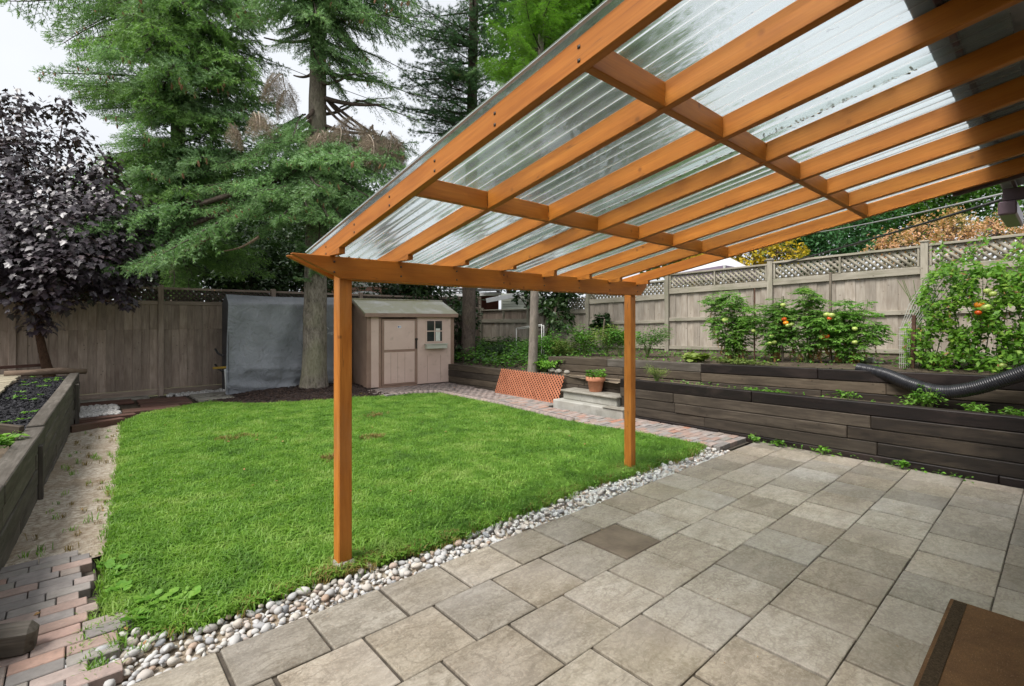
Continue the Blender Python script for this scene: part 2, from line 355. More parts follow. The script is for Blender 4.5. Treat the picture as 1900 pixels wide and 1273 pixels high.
M['soil'] = noise_mat('garden soil', (.045, .032, .022), (.11, .082, .055), 9, .95, .9, .03, space='World', detail=9)
M['soil_tan'] = noise_mat('dry crumbly bed soil', (.10, .075, .05), (.23, .18, .125), 11, .95, .9, .02, space='World', detail=9)
M['mulch'] = noise_mat('dark bark mulch', (.012, .007, .006), (.045, .026, .022), 24, .95, 1.0, .03, space='World', detail=8)
M['mulch_black'] = noise_mat('black dyed mulch', (.006, .006, .008), (.022, .021, .026), 24, .9, 1.0, .03, space='World', detail=8)
M['chip'] = noise_mat('bark chip', (.02, .012, .009), (.07, .042, .032), 9, .95, .3, .004, space='World')
M['chip_black'] = noise_mat('black bark chip', (.008, .008, .01), (.028, .027, .032), 9, .9, .3, .004, space='World')
M['earth'] = noise_mat('earth under lawn', (.05, .05, .02), (.10, .10, .035), 6, .95, .4, .02, space='World')
M['concrete'] = noise_mat('weathered grey concrete', (.26, .25, .22), (.43, .42, .385), 5, .85, .35, .006, sub=(2.5, (.17, .16, .12), .5, .7, .6))
M['concrete_top'] = noise_mat('stained concrete tread', (.17, .155, .125), (.31, .29, .25), 6, .85, .4, .006)
M['terracotta'] = noise_mat('terracotta pot', (.46, .185, .10), (.58, .26, .155), 7, .7, .15, .003)
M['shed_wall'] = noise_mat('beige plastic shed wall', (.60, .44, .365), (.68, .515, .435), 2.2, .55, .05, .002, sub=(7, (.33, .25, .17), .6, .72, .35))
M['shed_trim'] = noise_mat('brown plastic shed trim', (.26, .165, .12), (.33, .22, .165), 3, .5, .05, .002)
def shed_roof_mat():
    m, nt, b, o = new_mat('mossy plastic shed roof'); v = vecnode(nt); n1 = noise(nt, v, 1.6, 5, .6); n2 = noise(nt, v, 14, 5, .65)
    c = ramp(nt, n1, [(.3, (.36, .33, .24)), (.5, (.33, .31, .18)), (.7, (.52, .50, .45))])
    c = mix(nt, maprange(nt, n2, .55, .68, 0, .5), c, (.22, .20, .10)); nt.links.new(c, b.inputs['Base Color'])
    b.inputs['Roughness'].default_value = .42; bump(nt, b, n2, .15, .004); return m
M['shed_roof'] = shed_roof_mat()
M['sticker'] = plain('white shed sticker', (.75, .76, .8), .4)
M['sticker_blue'] = plain('blue sticker print', (.06, .08, .25), .4)
M['planter'] = noise_mat('pale green window box', (.44, .45, .37), (.54, .55, .46), 4, .6, .1, .003)
M['iron'] = plain('dark metal latch', (.05, .04, .035), .45, .6)
M['glass_dark'] = plain('dark window pane', (.03, .032, .035), .06, 0, .6)
M['curtain'] = noise_mat('white curtain', (.55, .56, .5), (.72, .73, .68), 12, .9, .2, .01)
def tarp_mat():
    m, nt, b, o = new_mat('grey woven tarp'); v = vecnode(nt); n1 = noise(nt, v, 1.3, 4, .6); n2 = noise(nt, vecnode(nt, (1, 1, .5)), 7, 5, .6, dist=.6)
    c = ramp(nt, n1, [(.3, (.21, .22, .24)), (.7, (.31, .322, .35))])
    c = mix(nt, maprange(nt, n2, .58, .72, 0, .35), c, (.14, .13, .11))
    nt.links.new(c, b.inputs['Base Color']); b.inputs['Roughness'].default_value = .72; b.inputs['Specular IOR Level'].default_value = .3
    bump(nt, b, noise(nt, vecnode(nt, (1, 1, 1)), 5, 6, .62, None, 1.5), .9, .06); return m
M['tarp'] = tarp_mat()
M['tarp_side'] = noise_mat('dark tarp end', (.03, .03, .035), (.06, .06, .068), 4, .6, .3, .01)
M['print_white'] = plain('pale print', (.6, .62, .66), .5)
M['black_plastic'] = noise_mat('black ribbed plastic', (.010, .010, .013), (.022, .022, .027), 5, .33, .08, .002)
M['black_metal'] = plain('black metal', (.012, .012, .014), .4)
M['yellow'] = plain('yellow plastic', (.32, .20, .02), .5)
M['white_metal'] = plain('white painted tube', (.62, .62, .6), .4)
M['navy_plastic'] = noise_mat('dark blue plastic edging', (.012, .016, .03), (.03, .036, .055), 6, .45, .1, .003)
M['rust'] = noise_mat('rusted stake', (.06, .03, .022), (.13, .065, .04), 20, .85, .3, .004)
M['wire'] = plain('pale wire netting', (.42, .42, .38), .5)
M['zinc'] = plain('galvanised strip', (.5, .52, .54), .4, .3)
M['cable'] = plain('black cable', (.02, .02, .02), .5)
M['cable_grey'] = plain('grey cable', (.3, .3, .3), .5)
def bark_mat(name, c1, c2, sc=9, dist=.035, bs=1.0):
    m, nt, b, o = new_mat(name); v = vecnode(nt, (1, 1, .32), 'World'); n1 = noise(nt, v, sc, 6, .65, None, .5); n2 = noise(nt, v, sc * 4, 4, .6)
    big = noise(nt, vecnode(nt, (1, 1, 1), 'World'), 1.4, 3)
    c = ramp(nt, mix(nt, .4, n1, n2), [(.34, c1), (.62, c2)]); c = mix(nt, maprange(nt, big, .5, .7, 0, .5), c, (c2[0] * .75, c2[1] * .85, c2[2] * .62))
    nt.links.new(c, b.inputs['Base Color']); b.inputs['Roughness'].default_value = .95; b.inputs['Specular IOR Level'].default_value = .2
    bump(nt, b, mix(nt, .4, n1, n2), bs, dist); return m
M['bark'] = bark_mat('grey spruce bark', (.050, .038, .030), (.31, .27, .225), 15)
M['bark_dark'] = bark_mat('furrowed brown bark', (.045, .033, .027), (.17, .13, .108), 13)
M['bark_red'] = bark_mat('reddish young bark', (.035, .018, .012), (.10, .055, .035), 18)
M['bark_thin'] = bark_mat('smooth grey bark', (.12, .10, .085), (.25, .215, .185), 12, .012, .6)
M['cone'] = plain('spruce cone', (.36, .19, .11), .8)
M['twig'] = plain('dark twig', (.055, .042, .032), .9)
M['twig_dead'] = noise_mat('dead brown twigs', (.26, .20, .15), (.44, .37, .29), 8, .95, 0)
M['needle'] = leaf_mat('blue green spruce needles', (0.094, 0.19, 0.068), (0.187, 0.341, 0.137), (0.344, 0.536, 0.279), .5, .28, 1.5, .3, 9)
M['needle_tip'] = leaf_mat('pale new spruce growth', (0.162, 0.283, 0.118), (0.279, 0.436, 0.213), (0.398, 0.566, 0.33), .5, .28, 1.5, .3, 9)
M['needle_far_tip'] = leaf_mat('fresh spruce growth', (0.126, 0.245, 0.063), (0.219, 0.373, 0.114), (0.322, 0.49, 0.183), .5, .28, 1.5, .3, 9)
M['needle_far'] = leaf_mat('dark green spruce needles', (0.075, 0.158, 0.045), (0.15, 0.278, 0.084), (0.269, 0.424, 0.143), .55, .28, 1.5, .3, 9)
M['needle_pine'] = leaf_mat('dark pine needles', (0.039, 0.101, 0.039), (0.075, 0.169, 0.062), (0.13, 0.247, 0.091), .6, .15, 1.4, .3, 9)
M['needle_larch'] = leaf_mat('bright larch needles', (.09, .22, .016), (.16, .34, .03), (.25, .45, .05), .6, .4, 1.4, .2, 8)
M['needle_dead'] = noise_mat('dead needles', (.27, .205, .145), (.46, .38, .29), 8, .95, 0)
M['maple_leaf'] = leaf_mat('glossy dark purple leaf', (.020, .013, .019), (.038, .026, .036), (.062, .038, .042), .44, .1, 1.5, .9, 8)
M['hedge'] = leaf_mat('dark shrub leaf', (0.014, 0.034, 0.011), (0.03, 0.066, 0.018), (0.06, 0.108, 0.03), .45, .2, 1.2, .4, 10)
M['leaf_tree'] = leaf_mat('mid green tree leaf', (.05, .135, .018), (.09, .21, .03), (.15, .29, .05), .55, .35, .7, .3, 6)
M['leaf_dark'] = leaf_mat('deep green conifer leaf', (.022, .075, .024), (.042, .125, .04), (.07, .17, .055), .6, .25, .7, .3, 6)
M['leaf_yellow'] = leaf_mat('yellow autumn leaf', (.24, .23, .02), (.48, .34, .02), (.62, .36, .03), .6, .35, 1.0, .3, 5)
M['leaf_orange'] = leaf_mat('faded orange autumn leaf', (.26, .25, .09), (.50, .28, .16), (.66, .42, .28), .6, .3, 1.0, .3, 5)
M['leaf_bright'] = leaf_mat('fresh green leaf', (.06, .17, .016), (.12, .27, .03), (.22, .38, .06), .5, .35, 3, .35, 16)
M['leaf_tomato'] = leaf_mat('tomato leaf', (.085, .20, .035), (.16, .33, .06), (.30, .46, .12), .55, .45, 3, .3, 14)
M['leaf_vine'] = leaf_mat('vine leaf', (.07, .18, .018), (.14, .30, .03), (.30, .44, .07), .5, .4, 2.2, .35, 10)
M['leaf_weed'] = leaf_mat('bed plant leaf', (0.044, 0.125, 0.017), (0.088, 0.219, 0.03), (0.188, 0.35, 0.054), .5, .3, 2.5, .35, 12, 'World')
M['leaf_herb'] = leaf_mat('grey green herb leaf', (.10, .15, .035), (.18, .24, .055), (.28, .33, .09), .6, .3, 5, .3, 18)
M['leaf_dry'] = leaf_mat('withered leaf', (.20, .10, .04), (.33, .19, .08), (.45, .3, .14), .8, .2, 5, .2, 14)
M['stem'] = plain('green stem', (.11, .17, .04), .7)
M['tomato_red'] = plain('ripe tomato', (.62, .09, .01), .25)
M['tomato_orange'] = plain('orange tomato', (.72, .24, .015), .25)
M['tomato_green'] = plain('green tomato', (.38, .46, .12), .3)
M['house_wall'] = noise_mat('beige house siding', (.46, .40, .29), (.52, .46, .34), 3, .7, .08, .003)
M['house_dark'] = noise_mat('dark purple brown trim', (.05, .03, .035), (.075, .045, .05), 4, .5, .1, .003)
M['gutter'] = noise_mat('purple brown gutter', (.12, .08, .10), (.16, .11, .13), 4, .4, .05, .002)
M['house_under'] = noise_mat('grey roof boarding', (.17, .17, .18), (.23, .23, .245), 4, .8, .2, .004)
M['shingle'] = noise_mat('grey shingle', (.12, .12, .125), (.24, .24, .25), 18, .9, .4, .006, var=.2)
M['siding'] = noise_mat('grey green siding', (.34, .36, .31), (.42, .44, .38), 3, .7, .1, .003, var=.06)
M['red_wall'] = noise_mat('dark red wall', (.07, .018, .014), (.11, .03, .022), 4, .8, .1, .003)
M['house_brick'] = noise_mat('pink brick', (.36, .19, .145), (.46, .27, .21), 22, .85, .3, .004, space='World')
M['white_trim'] = noise_mat('white painted trim', (.66, .66, .67), (.76, .76, .77), 4, .55, .05, .002)
M['trim_grey'] = noise_mat('grey painted trim', (.34, .35, .36), (.42, .43, .44), 4, .55, .05, .002)
M['canopy'] = noise_mat('white canopy fabric', (.62, .61, .65), (.76, .75, .79), 2.5, .7, .2, .01)
M['canopy_trim'] = noise_mat('mauve valance', (.23, .17, .24), (.30, .23, .31), 4, .7, .1, .004)
def mat_coir():
    m, nt, b, o = new_mat('brown coir doormat'); v = vecnode(nt); n1 = noise(nt, v, 5, 5, .65); n2 = noise(nt, v, 240, 3, .7); n3 = noise(nt, vecnode(nt, (1, 3, 1)), 60, 3, .6)
    c = ramp(nt, n1, [(.3, (.105, .058, .03)), (.7, (.20, .112, .05))]); c = mix(nt, maprange(nt, n2, .4, .7, 0, .7), c, (.06, .035, .02)); c = mix(nt, maprange(nt, n3, .6, .72, 0, .5), c, (.30, .21, .13))
    nt.links.new(c, b.inputs['Base Color']); b.inputs['Roughness'].default_value = 1; b.inputs['Specular IOR Level'].default_value = .1
    bump(nt, b, n2, 1.0, .008); return m
M['coir'] = mat_coir()
M['coir_dark'] = noise_mat('dark coir border', (.022, .016, .010), (.075, .052, .030), 130, 1, .9, .006, spec=.1)
def panel_mat():
    """thin clear ribbed PVC: mostly see-through, a grazing-angle reflection, a little milky scatter and dirt"""
    m, nt, b, o = new_mat('clear corrugated sheet'); nt.nodes.remove(b); w, r = rnd(nt)
    tr = nt.nodes.new('ShaderNodeBsdfTransparent'); gl = nt.nodes.new('ShaderNodeBsdfGlossy'); gl.inputs['Roughness'].default_value = .09
    tl = nt.nodes.new('ShaderNodeBsdfTranslucent'); df = nt.nodes.new('ShaderNodeBsdfDiffuse')
    lw = nt.nodes.new('ShaderNodeLayerWeight'); lw.inputs[0].default_value = .42
    v = vecnode(nt, (5, .5, 1)); d1 = noise(nt, v, 4, 6, .65, w); d2 = noise(nt, vecnode(nt, (20, 6, 1)), 3, 4, .6, w)
    nt.links.new(ramp(nt, lw.outputs['Facing'], [(0, (.86, .93, .91)), (1, (.52, .62, .60))]), tr.inputs[0])
    tl.inputs[0].default_value = (.78, .82, .82, 1); df.inputs[0].default_value = (.62, .66, .66, 1)
    haze = nt.nodes.new('ShaderNodeMixShader'); haze.inputs[0].default_value = .35
    nt.links.new(tl.outputs[0], haze.inputs[1]); nt.links.new(df.outputs[0], haze.inputs[2])
    rf = nt.nodes.new('ShaderNodeBsdfRefraction'); rf.inputs['IOR'].default_value = 1.32; rf.inputs['Roughness'].default_value = .13; rf.inputs[0].default_value = (.86, .92, .90, 1)
    m0 = nt.nodes.new('ShaderNodeMixShader'); m0.inputs[0].default_value = .85; nt.links.new(tr.outputs[0], m0.inputs[1]); nt.links.new(rf.outputs[0], m0.inputs[2]); tr = m0
    m1 = nt.nodes.new('ShaderNodeMixShader'); nt.links.new(tr.outputs[0], m1.inputs[1]); nt.links.new(haze.outputs[0], m1.inputs[2])
    f = mix(nt, 1., maprange(nt, lw.outputs['Facing'], .0, 1., .06, .46), maprange(nt, d1, .42, .7, 0, .2), 'ADD'); nt.links.new(f, m1.inputs[0])
    m2 = nt.nodes.new('ShaderNodeMixShader'); nt.links.new(m1.outputs[0], m2.inputs[1]); nt.links.new(gl.outputs[0], m2.inputs[2])
    nt.links.new(maprange(nt, lw.outputs['Fresnel'], 0, 1, .03, .45), m2.inputs[0])
    dirt = nt.nodes.new('ShaderNodeBsdfDiffuse'); dirt.inputs[0].default_value = (.06, .05, .035, 1)
    m3 = nt.nodes.new('ShaderNodeMixShader'); nt.links.new(m2.outputs[0], m3.inputs[1]); nt.links.new(dirt.outputs[0], m3.inputs[2])
    nt.links.new(maprange(nt, d2, .64, .72, 0, .4), m3.inputs[0])
    nt.links.new(m3.outputs[0], o.inputs[0]); return m
M['panel'] = panel_mat()
M['moss_dirt'] = noise_mat('leaf litter in the sheet lap', (.03, .026, .012), (.14, .12, .05), 40, .95, .5, .004)
def grass_mat():
    m, nt, b, o = new_mat('lawn grass'); v = vecnode(nt, (1, 1, 1), 'World')
    p1 = noise(nt, v, 1.1, 5, .65); p2 = noise(nt, v, 4, 4, .65); p3 = noise(nt, v, 45, 2, .5)
    c = ramp(nt, mix(nt, .5, p1, p2), [(.38, (.060, .165, .016)), (.48, (.14, .30, .032)), (.54, (.20, .36, .05)), (.62, (.31, .44, .11))])
    c = mix(nt, maprange(nt, p3, .35, .7, 0, .5), c, (.23, .38, .08))
    c = mix(nt, maprange(nt, noise(nt, v, 160, 2, .5), .62, .7, 0, .45), c, (.30, .27, .10))
    nt.links.new(c, b.inputs['Base Color']); b.inputs['Roughness'].default_value = .5; b.inputs['Specular IOR Level'].default_value = .35
    t = nt.nodes.new('ShaderNodeBsdfTranslucent'); ms = nt.nodes.new('ShaderNodeMixShader'); ms.inputs[0].default_value = .4
    nt.links.new(mix(nt, 1., c, (1.1, 1.2, .6), 'MULTIPLY'), t.inputs[0])
    nt.links.new(b.outputs[0], ms.inputs[1]); nt.links.new(t.outputs[0], ms.inputs[2]); nt.links.new(ms.outputs[0], o.inputs[0]); return m
M['grass'] = grass_mat()
M['grass_dry'] = leaf_mat('dry straw grass', (.17, .12, .04), (.30, .22, .08), (.20, .22, .06), .7, .2, 6, .2, 30, 'World')

# ------------------------------------------------------------------ the ground
def sheet(name, poly, z, m, label=None, sub=0, bumpy=0, seed=0, zf=None):
    bm = bmesh.new(); vs = [bm.verts.new((p[0], p[1], z if len(p) < 3 else p[2])) for p in poly]; bm.faces.new(vs)
    bmesh.ops.triangulate(bm, faces=bm.faces[:])
    for _ in range(sub): bmesh.ops.subdivide_edges(bm, edges=[e for e in bm.edges if e.calc_length() > .18], cuts=1, use_grid_fill=False); bmesh.ops.triangulate(bm, faces=bm.faces[:])
    rng = random.Random(seed)
    for v in bm.verts:
        if zf: v.co.z = zf(v.co.x, v.co.y)
        if bumpy: v.co.z += rng.uniform(-bumpy, bumpy)
    me = bpy.data.meshes.new(name); bm.to_mesh(me); bm.free(); me.materials.append(m)
    for p in me.polygons: p.use_smooth = True
    o = obj(name, me)
    return tag(o, label, kind='structure')

sheet('ground', [(-150, -150), (150, -150), (150, 150), (-150, 150)], -.10, M['earth'])
sheet('patio', [(-1.2, -3), (6.95, -3), (6.95, 2.74), (0.1, 2.74), (0.1, -3)], -.014, M['joint'])
patio = bpy.data.objects['patio']
rng = random.Random(4)
DARK = [(2.62, 1.97), (1.37, 2.37)]
rows_phase = [.11, .26, .04, .218, .0, .2, .38, .14, .33, .1, .3, .05, .22]
for r in range(10):
    y1 = 2.745 - .42 * r + (.045 if r == 0 else 0) if r else 2.745
    y1 = [2.742, 2.375, 1.965, 1.553, 1.13, .708][r] if r < 6 else .708 - .42 * (r - 5)
    y0 = [2.375, 1.965, 1.553, 1.13, .708, .288][r] if r < 6 else y1 - .42
    x = rows_phase[r] - .84
    while x < 6.9:
        x1 = min(x + .42, 6.74)
        if x1 - x > .06 and x > .05:
            dk = abs(x - 2.78) < .1 and r == 1
            gx, gy = .0092, .0032
            c = Vector(((x + x1) / 2 + rng.uniform(-.002, .002), (y0 + y1) / 2 + rng.uniform(-.0015, .0015), -.03 + rng.uniform(-.003, .002)))
            box('paver', patio, c, (x1 - x - 2 * gx, y1 - y0 - 2 * gy, .06), M['slab_dark'] if dk else M['slab'],
                (rng.uniform(-.004, .004), rng.uniform(-.004, .004), rng.uniform(-.005, .005)), .004)
        x += .42

# pebble strip between patio and lawn
strip = sheet('pebble_bed', [(-.1, 2.72), (6.2, 2.72), (6.2, 3.05), (-.1, 3.4)], -.055, M['gravel'])
peb_me = []
for k in range(9):
    bm = bmesh.new(); bmesh.ops.create_icosphere(bm, subdivisions=2, radius=1); rg = random.Random(k)
    s = Vector((1, rg.uniform(.62, .9), rg.uniform(.42, .65))); ph = [rg.uniform(0, 6) for _ in range(3)]
    for v in bm.verts:
        q = 1 + .1 * math.sin(3 * v.co.x + ph[0]) + .09 * math.sin(3.3 * v.co.y + ph[1]) + .08 * math.sin(2.7 * v.co.z + ph[2])
        v.co = Vector((v.co.x * s.x, v.co.y * s.y, v.co.z * s.z)) * q
    me = bpy.data.meshes.new('pebble'); bm.to_mesh(me); bm.free(); me.materials.append(M['pebble'])
    for p in me.polygons: p.use_smooth = True
    peb_me.append(me)
def strip_hi(x): return 3.035 + .04 * math.sin(x * 2.1) + .025 * math.sin(x * 5.3 + 1) + .16 * max(0, min(1, (.36 - x) / .2))
cand = []
rng = random.Random(11)
for layer in range(2):
    for _ in range(5200):
        x = rng.uniform(-.05, 6.02); y = rng.uniform(2.765, strip_hi(x) + (.05 if x < .5 else 0))
        if x < .16 and y > 3.2: continue
        r = rng.choice([.015, .018, .021, .025, .029, .034]) * rng.uniform(.85, 1.15)
        if rng.random() < .03: r *= 1.35
        ok = True
        for (a, b, q, l) in cand:
            if l == layer and (a - x) ** 2 + (b - y) ** 2 < ((q + r) * (.74 if layer == 0 else .95)) ** 2: ok = False; break
        if ok: cand.append((x, y, r, layer))
cand = [c for c in cand if not (c[3] == 1 and rng.random() < .45)]
cand.sort(key=lambda c: -(c[2] / math.hypot(c[0], c[1])) - (.002 if c[3] else 0))
acc = Acc()
for i, (x, y, r, l) in enumerate(cand):
    me = rng.choice(peb_me); z = -.05 + r * .5 + (.022 if l else 0)
    e = Euler((rng.uniform(-.4, .4), rng.uniform(-.4, .4), rng.uniform(0, 6.3)))
    if i < 300: obj('pebble', me, strip, (x, y, z), e, (r, r, r))
    else:
        V = np.array([v.co[:] for v in me.vertices]) * r; V = V @ np.array(e.to_matrix()).T + (x, y, z)
        acc.add(V, np.array([p.vertices[:] for p in me.polygons]))
def pebble_mix_mat():
    m, nt, b, o = new_mat('mixed small river pebbles'); v = vecnode(nt, (1, 1, 1), 'World'); vo = nt.nodes.new('ShaderNodeTexVoronoi'); vo.inputs['Scale'].default_value = 22
    nt.links.new(v, vo.inputs['Vector']); sp = nt.nodes.new('ShaderNodeSeparateColor'); nt.links.new(vo.outputs['Color'], sp.inputs[0])
    c = ramp(nt, sp.outputs[0], [(0, (.42, .41, .40)), (.3, (.53, .52, .50)), (.5, (.37, .37, .38)), (.7, (.54, .51, .47)), (.86, (.40, .31, .25)), (1, (.58, .57, .55))])
    nt.links.new(c, b.inputs['Base Color']); b.inputs['Roughness'].default_value = .7; return m
M['pebble_mix'] = pebble_mix_mat()
po = acc.obj('pebble_scatter', M['pebble_mix'], strip, smooth=True); po['kind'] = 'stuff'

# brick patch, bottom left, and the brick path along the right
bp = sheet('brick_apron', [(-.9, 2.3), (.12, 2.3), (.12, 3.4), (.12, 4.5), (-.9, 4.5)], -.05, M['joint'])
rng = random.Random(21)
ends = {}
y = 2.36; k = 0
while y < 4.52:
    # ragged right-hand end as laid: stepped rows
    xe = {0: .06, 1: .16}[k % 2]
    if 2.75 < y < 3.12: xe = .06 + (.12 if k % 2 else 0)
    if 3.12 <= y < 3.45: xe = .18 + .07 * (k % 2) + (.06 if y > 3.3 else 0)
    if y > 3.45: xe = .075 + .04 * math.sin(k * 1.7)
    x = xe; first = (k % 2 == 0 and y > 3.45)
    while x > -1.0:
        L = .2 if not first else .1
        first = False
        zt = rng.uniform(-.003, .004)
        box('brick', bp, (x - L / 2, y + .0475, -.022 + zt), (L - .006, .094, .06), M['brick'], (rng.uniform(-.012, .012), rng.uniform(-.012, .012), rng.uniform(-.01, .01)), .004)
        x -= L
    y += .1; k += 1
path_poly = [(4.75, 9.2), (5.55, 9.28), (6.05, 9.05), (6.06, 7.0), (5.86, 5.1), (6.0, 4.2), (6.02, 2.86), (6.9, 2.86), (6.95, 5.3), (7.2, 5.3), (7.2, 10.6), (4.75, 10.9)]
path = sheet('brick_path', path_poly, -.05, M['joint'])
def lawn_edge(y):                     # the path's lawn side
    pts = [(2.8, 6.02), (4.2, 5.98), (5.1, 5.86), (7.0, 6.04), (9.0, 6.04)]
    for (a, b), (c, d) in zip(pts, pts[1:]):
        if y <= c: return b + (d - b) * (y - a) / (c - a)
    return 6.04
rng = random.Random(5); n_b = 0; acc = Acc(); y = 2.9; k = 0
while y < 9.1:
    x = lawn_edge(y) + .02 + rng.uniform(-.01, .02); x_end = 6.82 if y < 4.7 else (6.52 if y < 6.3 else 7.06); first = k % 2 == 0
    while x < x_end - .04:
        L = min(.1 if first else .2, x_end - x); first = False
        c = (x + L / 2, y + .0475, -.02 + rng.uniform(-.005, .005)); d = (L - .007, .092, .06); rt = (rng.uniform(-.015, .015), rng.uniform(-.015, .015), rng.uniform(-.02, .02))
        if n_b < 215: box('brick', path, c, d, M['brick'], rt, .004)
        else: acc.box(c, d, rt)
        n_b += 1; x += L
    y += .1; k += 1
y = 9.3
while y < 10.5:                       # in front of the shed
    x = 4.85 + (.1 if int(y * 10) % 2 else 0)
    while x < 7.1:
        acc.box((x + .1, y + .05, -.02 + rng.uniform(-.005, .005)), (.193, .092, .06), (rng.uniform(-.015, .015), rng.uniform(-.015, .015), rng.uniform(-.02, .02))); x += .2
    y += .1
# soldier edging along the lawn, standing a little proud
for (a, b) in (((4.8, 9.32), (5.5, 9.4)), ((5.5, 9.4), (6.0, 9.15)), ((6.0, 9.15), (6.02, 7.0)), ((6.02, 7.0), (5.84, 5.15))):
    a, b = Vector((*a, 0)), Vector((*b, 0)); n = int((b - a).length / .105); ang = math.atan2(b.y - a.y, b.x - a.x)
    for i in range(n):
        p = a.lerp(b, (i + .5) / n)
        if n_b < 300: box('brick', path, (p.x, p.y, .012 + rng.uniform(-.012, .014)), (.096, .1, .10), M['brick'], (rng.uniform(-.06, .06), rng.uniform(-.06, .06), ang + rng.uniform(-.06, .06)), .005); n_b += 1
        else: acc.box((p.x, p.y, .012), (.096, .1, .10), (0, 0, ang))
def brick_mix_mat():
    m, nt, b, o = new_mat('far path bricks'); v = vecnode(nt, (1, 1, 1), 'World'); n = noise(nt, v, 7, 4, .7)
    nt.links.new(ramp(nt, n, [(.3, (.17, .15, .14)), (.5, (.27, .22, .20)), (.7, (.36, .27, .23))]), b.inputs['Base Color']); b.inputs['Roughness'].default_value = .9; return m
M['brick_mix'] = brick_mix_mat()
if acc.n: acc.obj('brick_course', M['brick_mix'], path)['kind'] = 'stuff'

# gravel path on the left, soil beds, mulch
sheet('gravel_path', [(-.55, 4.4), (.16, 4.4), (.26, 5.2), (.42, 7.2), (.60, 9.5), (.62, 9.85), (-.02, 9.6), (-.15, 9.0), (-.42, 4.6)], -.02, M['gravel'], sub=4, bumpy=.008, seed=2)
sheet('back_strip', [(-.1, 9.5), (.62, 9.78), (1.0, 10.4), (2.2, 11.0), (2.6, 12.9), (-.4, 12.9)], -.03, M['soil'])
def mulch_z(x, y): return .0 + .10 * max(0, 1 - ((x - 4.0) / 1.6) ** 2 - ((y - 11.3) / 1.3) ** 2)
mulch = sheet('mulch_bed', [(1.9, 11.0), (2.5, 10.35), (3.2, 9.95), (4.0, 9.75), (4.85, 9.6), (5.1, 10.6), (5.4, 12.8), (2.3, 12.8)], 0, M['mulch'], sub=4, zf=mulch_z, bumpy=.015)
acc = Acc(); rng = np.random.default_rng(3)
for _ in range(2600):
    x, y = rng.uniform(2.0, 5.1), rng.uniform(9.65, 12.0)
    if y < 11.0 - (x - 1.9) * .62 and x < 3.3 or (x >= 3.3 and y < 9.95 - (x - 3.2) * .2): continue
    acc.box((x, y, mulch_z(x, y) + .012), (rng.uniform(.02, .07), rng.uniform(.008, .02), .008), tuple(rng.uniform(-.5, .5, 2)) + (rng.uniform(0, 6.3),))
acc.obj('bark_chips', M['chip'])['kind'] = 'stuff'

# ------------------------------------------------------------------ the lawn
LAWN = [(.16, 3.5), (.19, 4.3), (.28, 5.2), (.44, 7.2), (.59, 9.5), (.62, 9.8), (.95, 10.43), (1.4, 10.75), (1.95, 11.0), (2.5, 10.3), (3.2, 9.9), (4.0, 9.72), (4.8, 9.5), (5.5, 9.3), (5.95, 9.0), (5.97, 7.0), (5.8, 5.1), (5.93, 4.1), (5.98, 3.1)]
LAWN += [(x, strip_hi(x) + .01) for x in np.arange(5.8, .55, -.25)] + [(.50, strip_hi(.5)), (.38, 3.10), (.27, 3.24)]
lawn = sheet('lawn', LAWN, -.02, M['earth'], sub=6)
def in_poly(P, poly):
    x, y = P[:, 0], P[:, 1]; ins = np.zeros(len(P), bool); n = len(poly)
    for i in range(n):
        x1, y1 = poly[i]; x2, y2 = poly[(i + 1) % n]
        c = ((y1 > y) != (y2 > y)); xi = (x2 - x1) * (y - y1) / ((y2 - y1) if y2 != y1 else 1e-9) + x1
        ins ^= c & (x < xi)
    return ins
def blade_clump(name, rng, n, rad, h, m, wid=.0045, lean=.55):
    acc = Acc()
    for _ in range(n):
        a = rng.uniform(0, 6.28); b = np.array([rng.normal(0, rad * .5), rng.normal(0, rad * .5), 0.])
        d = np.array([math.cos(a), math.sin(a), 0]); s = np.array([-d[1], d[0], 0]); L = h * rng.uniform(.55, 1.15); k = lean * rng.uniform(.3, 1.4); w = wid * rng.uniform(.7, 1.3)
        p0, p1, p2 = b, b + d * L * k * .35 + [0, 0, L * .6], b + d * L * k + [0, 0, L * (1 - .35 * k)]
        acc.add([p0 - s * w * .6, p0 + s * w * .6, p1 + s * w * .55, p1 - s * w * .55, p2], np.array([[0, 1, 2], [0, 2, 3], [3, 2, 4]]))
    return acc.mesh(name, m)
def clover_clump(name, rng, n, m):
    acc = Acc(); P = np.c_[rng.normal(0, .022, (n, 2)), rng.uniform(.018, .036, n)]
    a = rng.uniform(0, 6.28, n); ax = np.c_[np.cos(a), np.sin(a), rng.uniform(-.1, .2, n)]; add_leaves(acc, P, ax, np.c_[rng.normal(0, .25, (n, 2)), np.ones(n)], rng.uniform(.014, .024, n), 'round')
    return acc.mesh(name, m)
rg = np.random.default_rng(8)
CLUMPS = [blade_clump('grass_clump', rg, 16, .055, h_, M['grass'], .005, l_) for h_, l_ in ((.04, .5), (.05, .7), (.062, .9), (.082, 1.1))] + [clover_clump('clover_clump', rg, 14, M['grass'])]
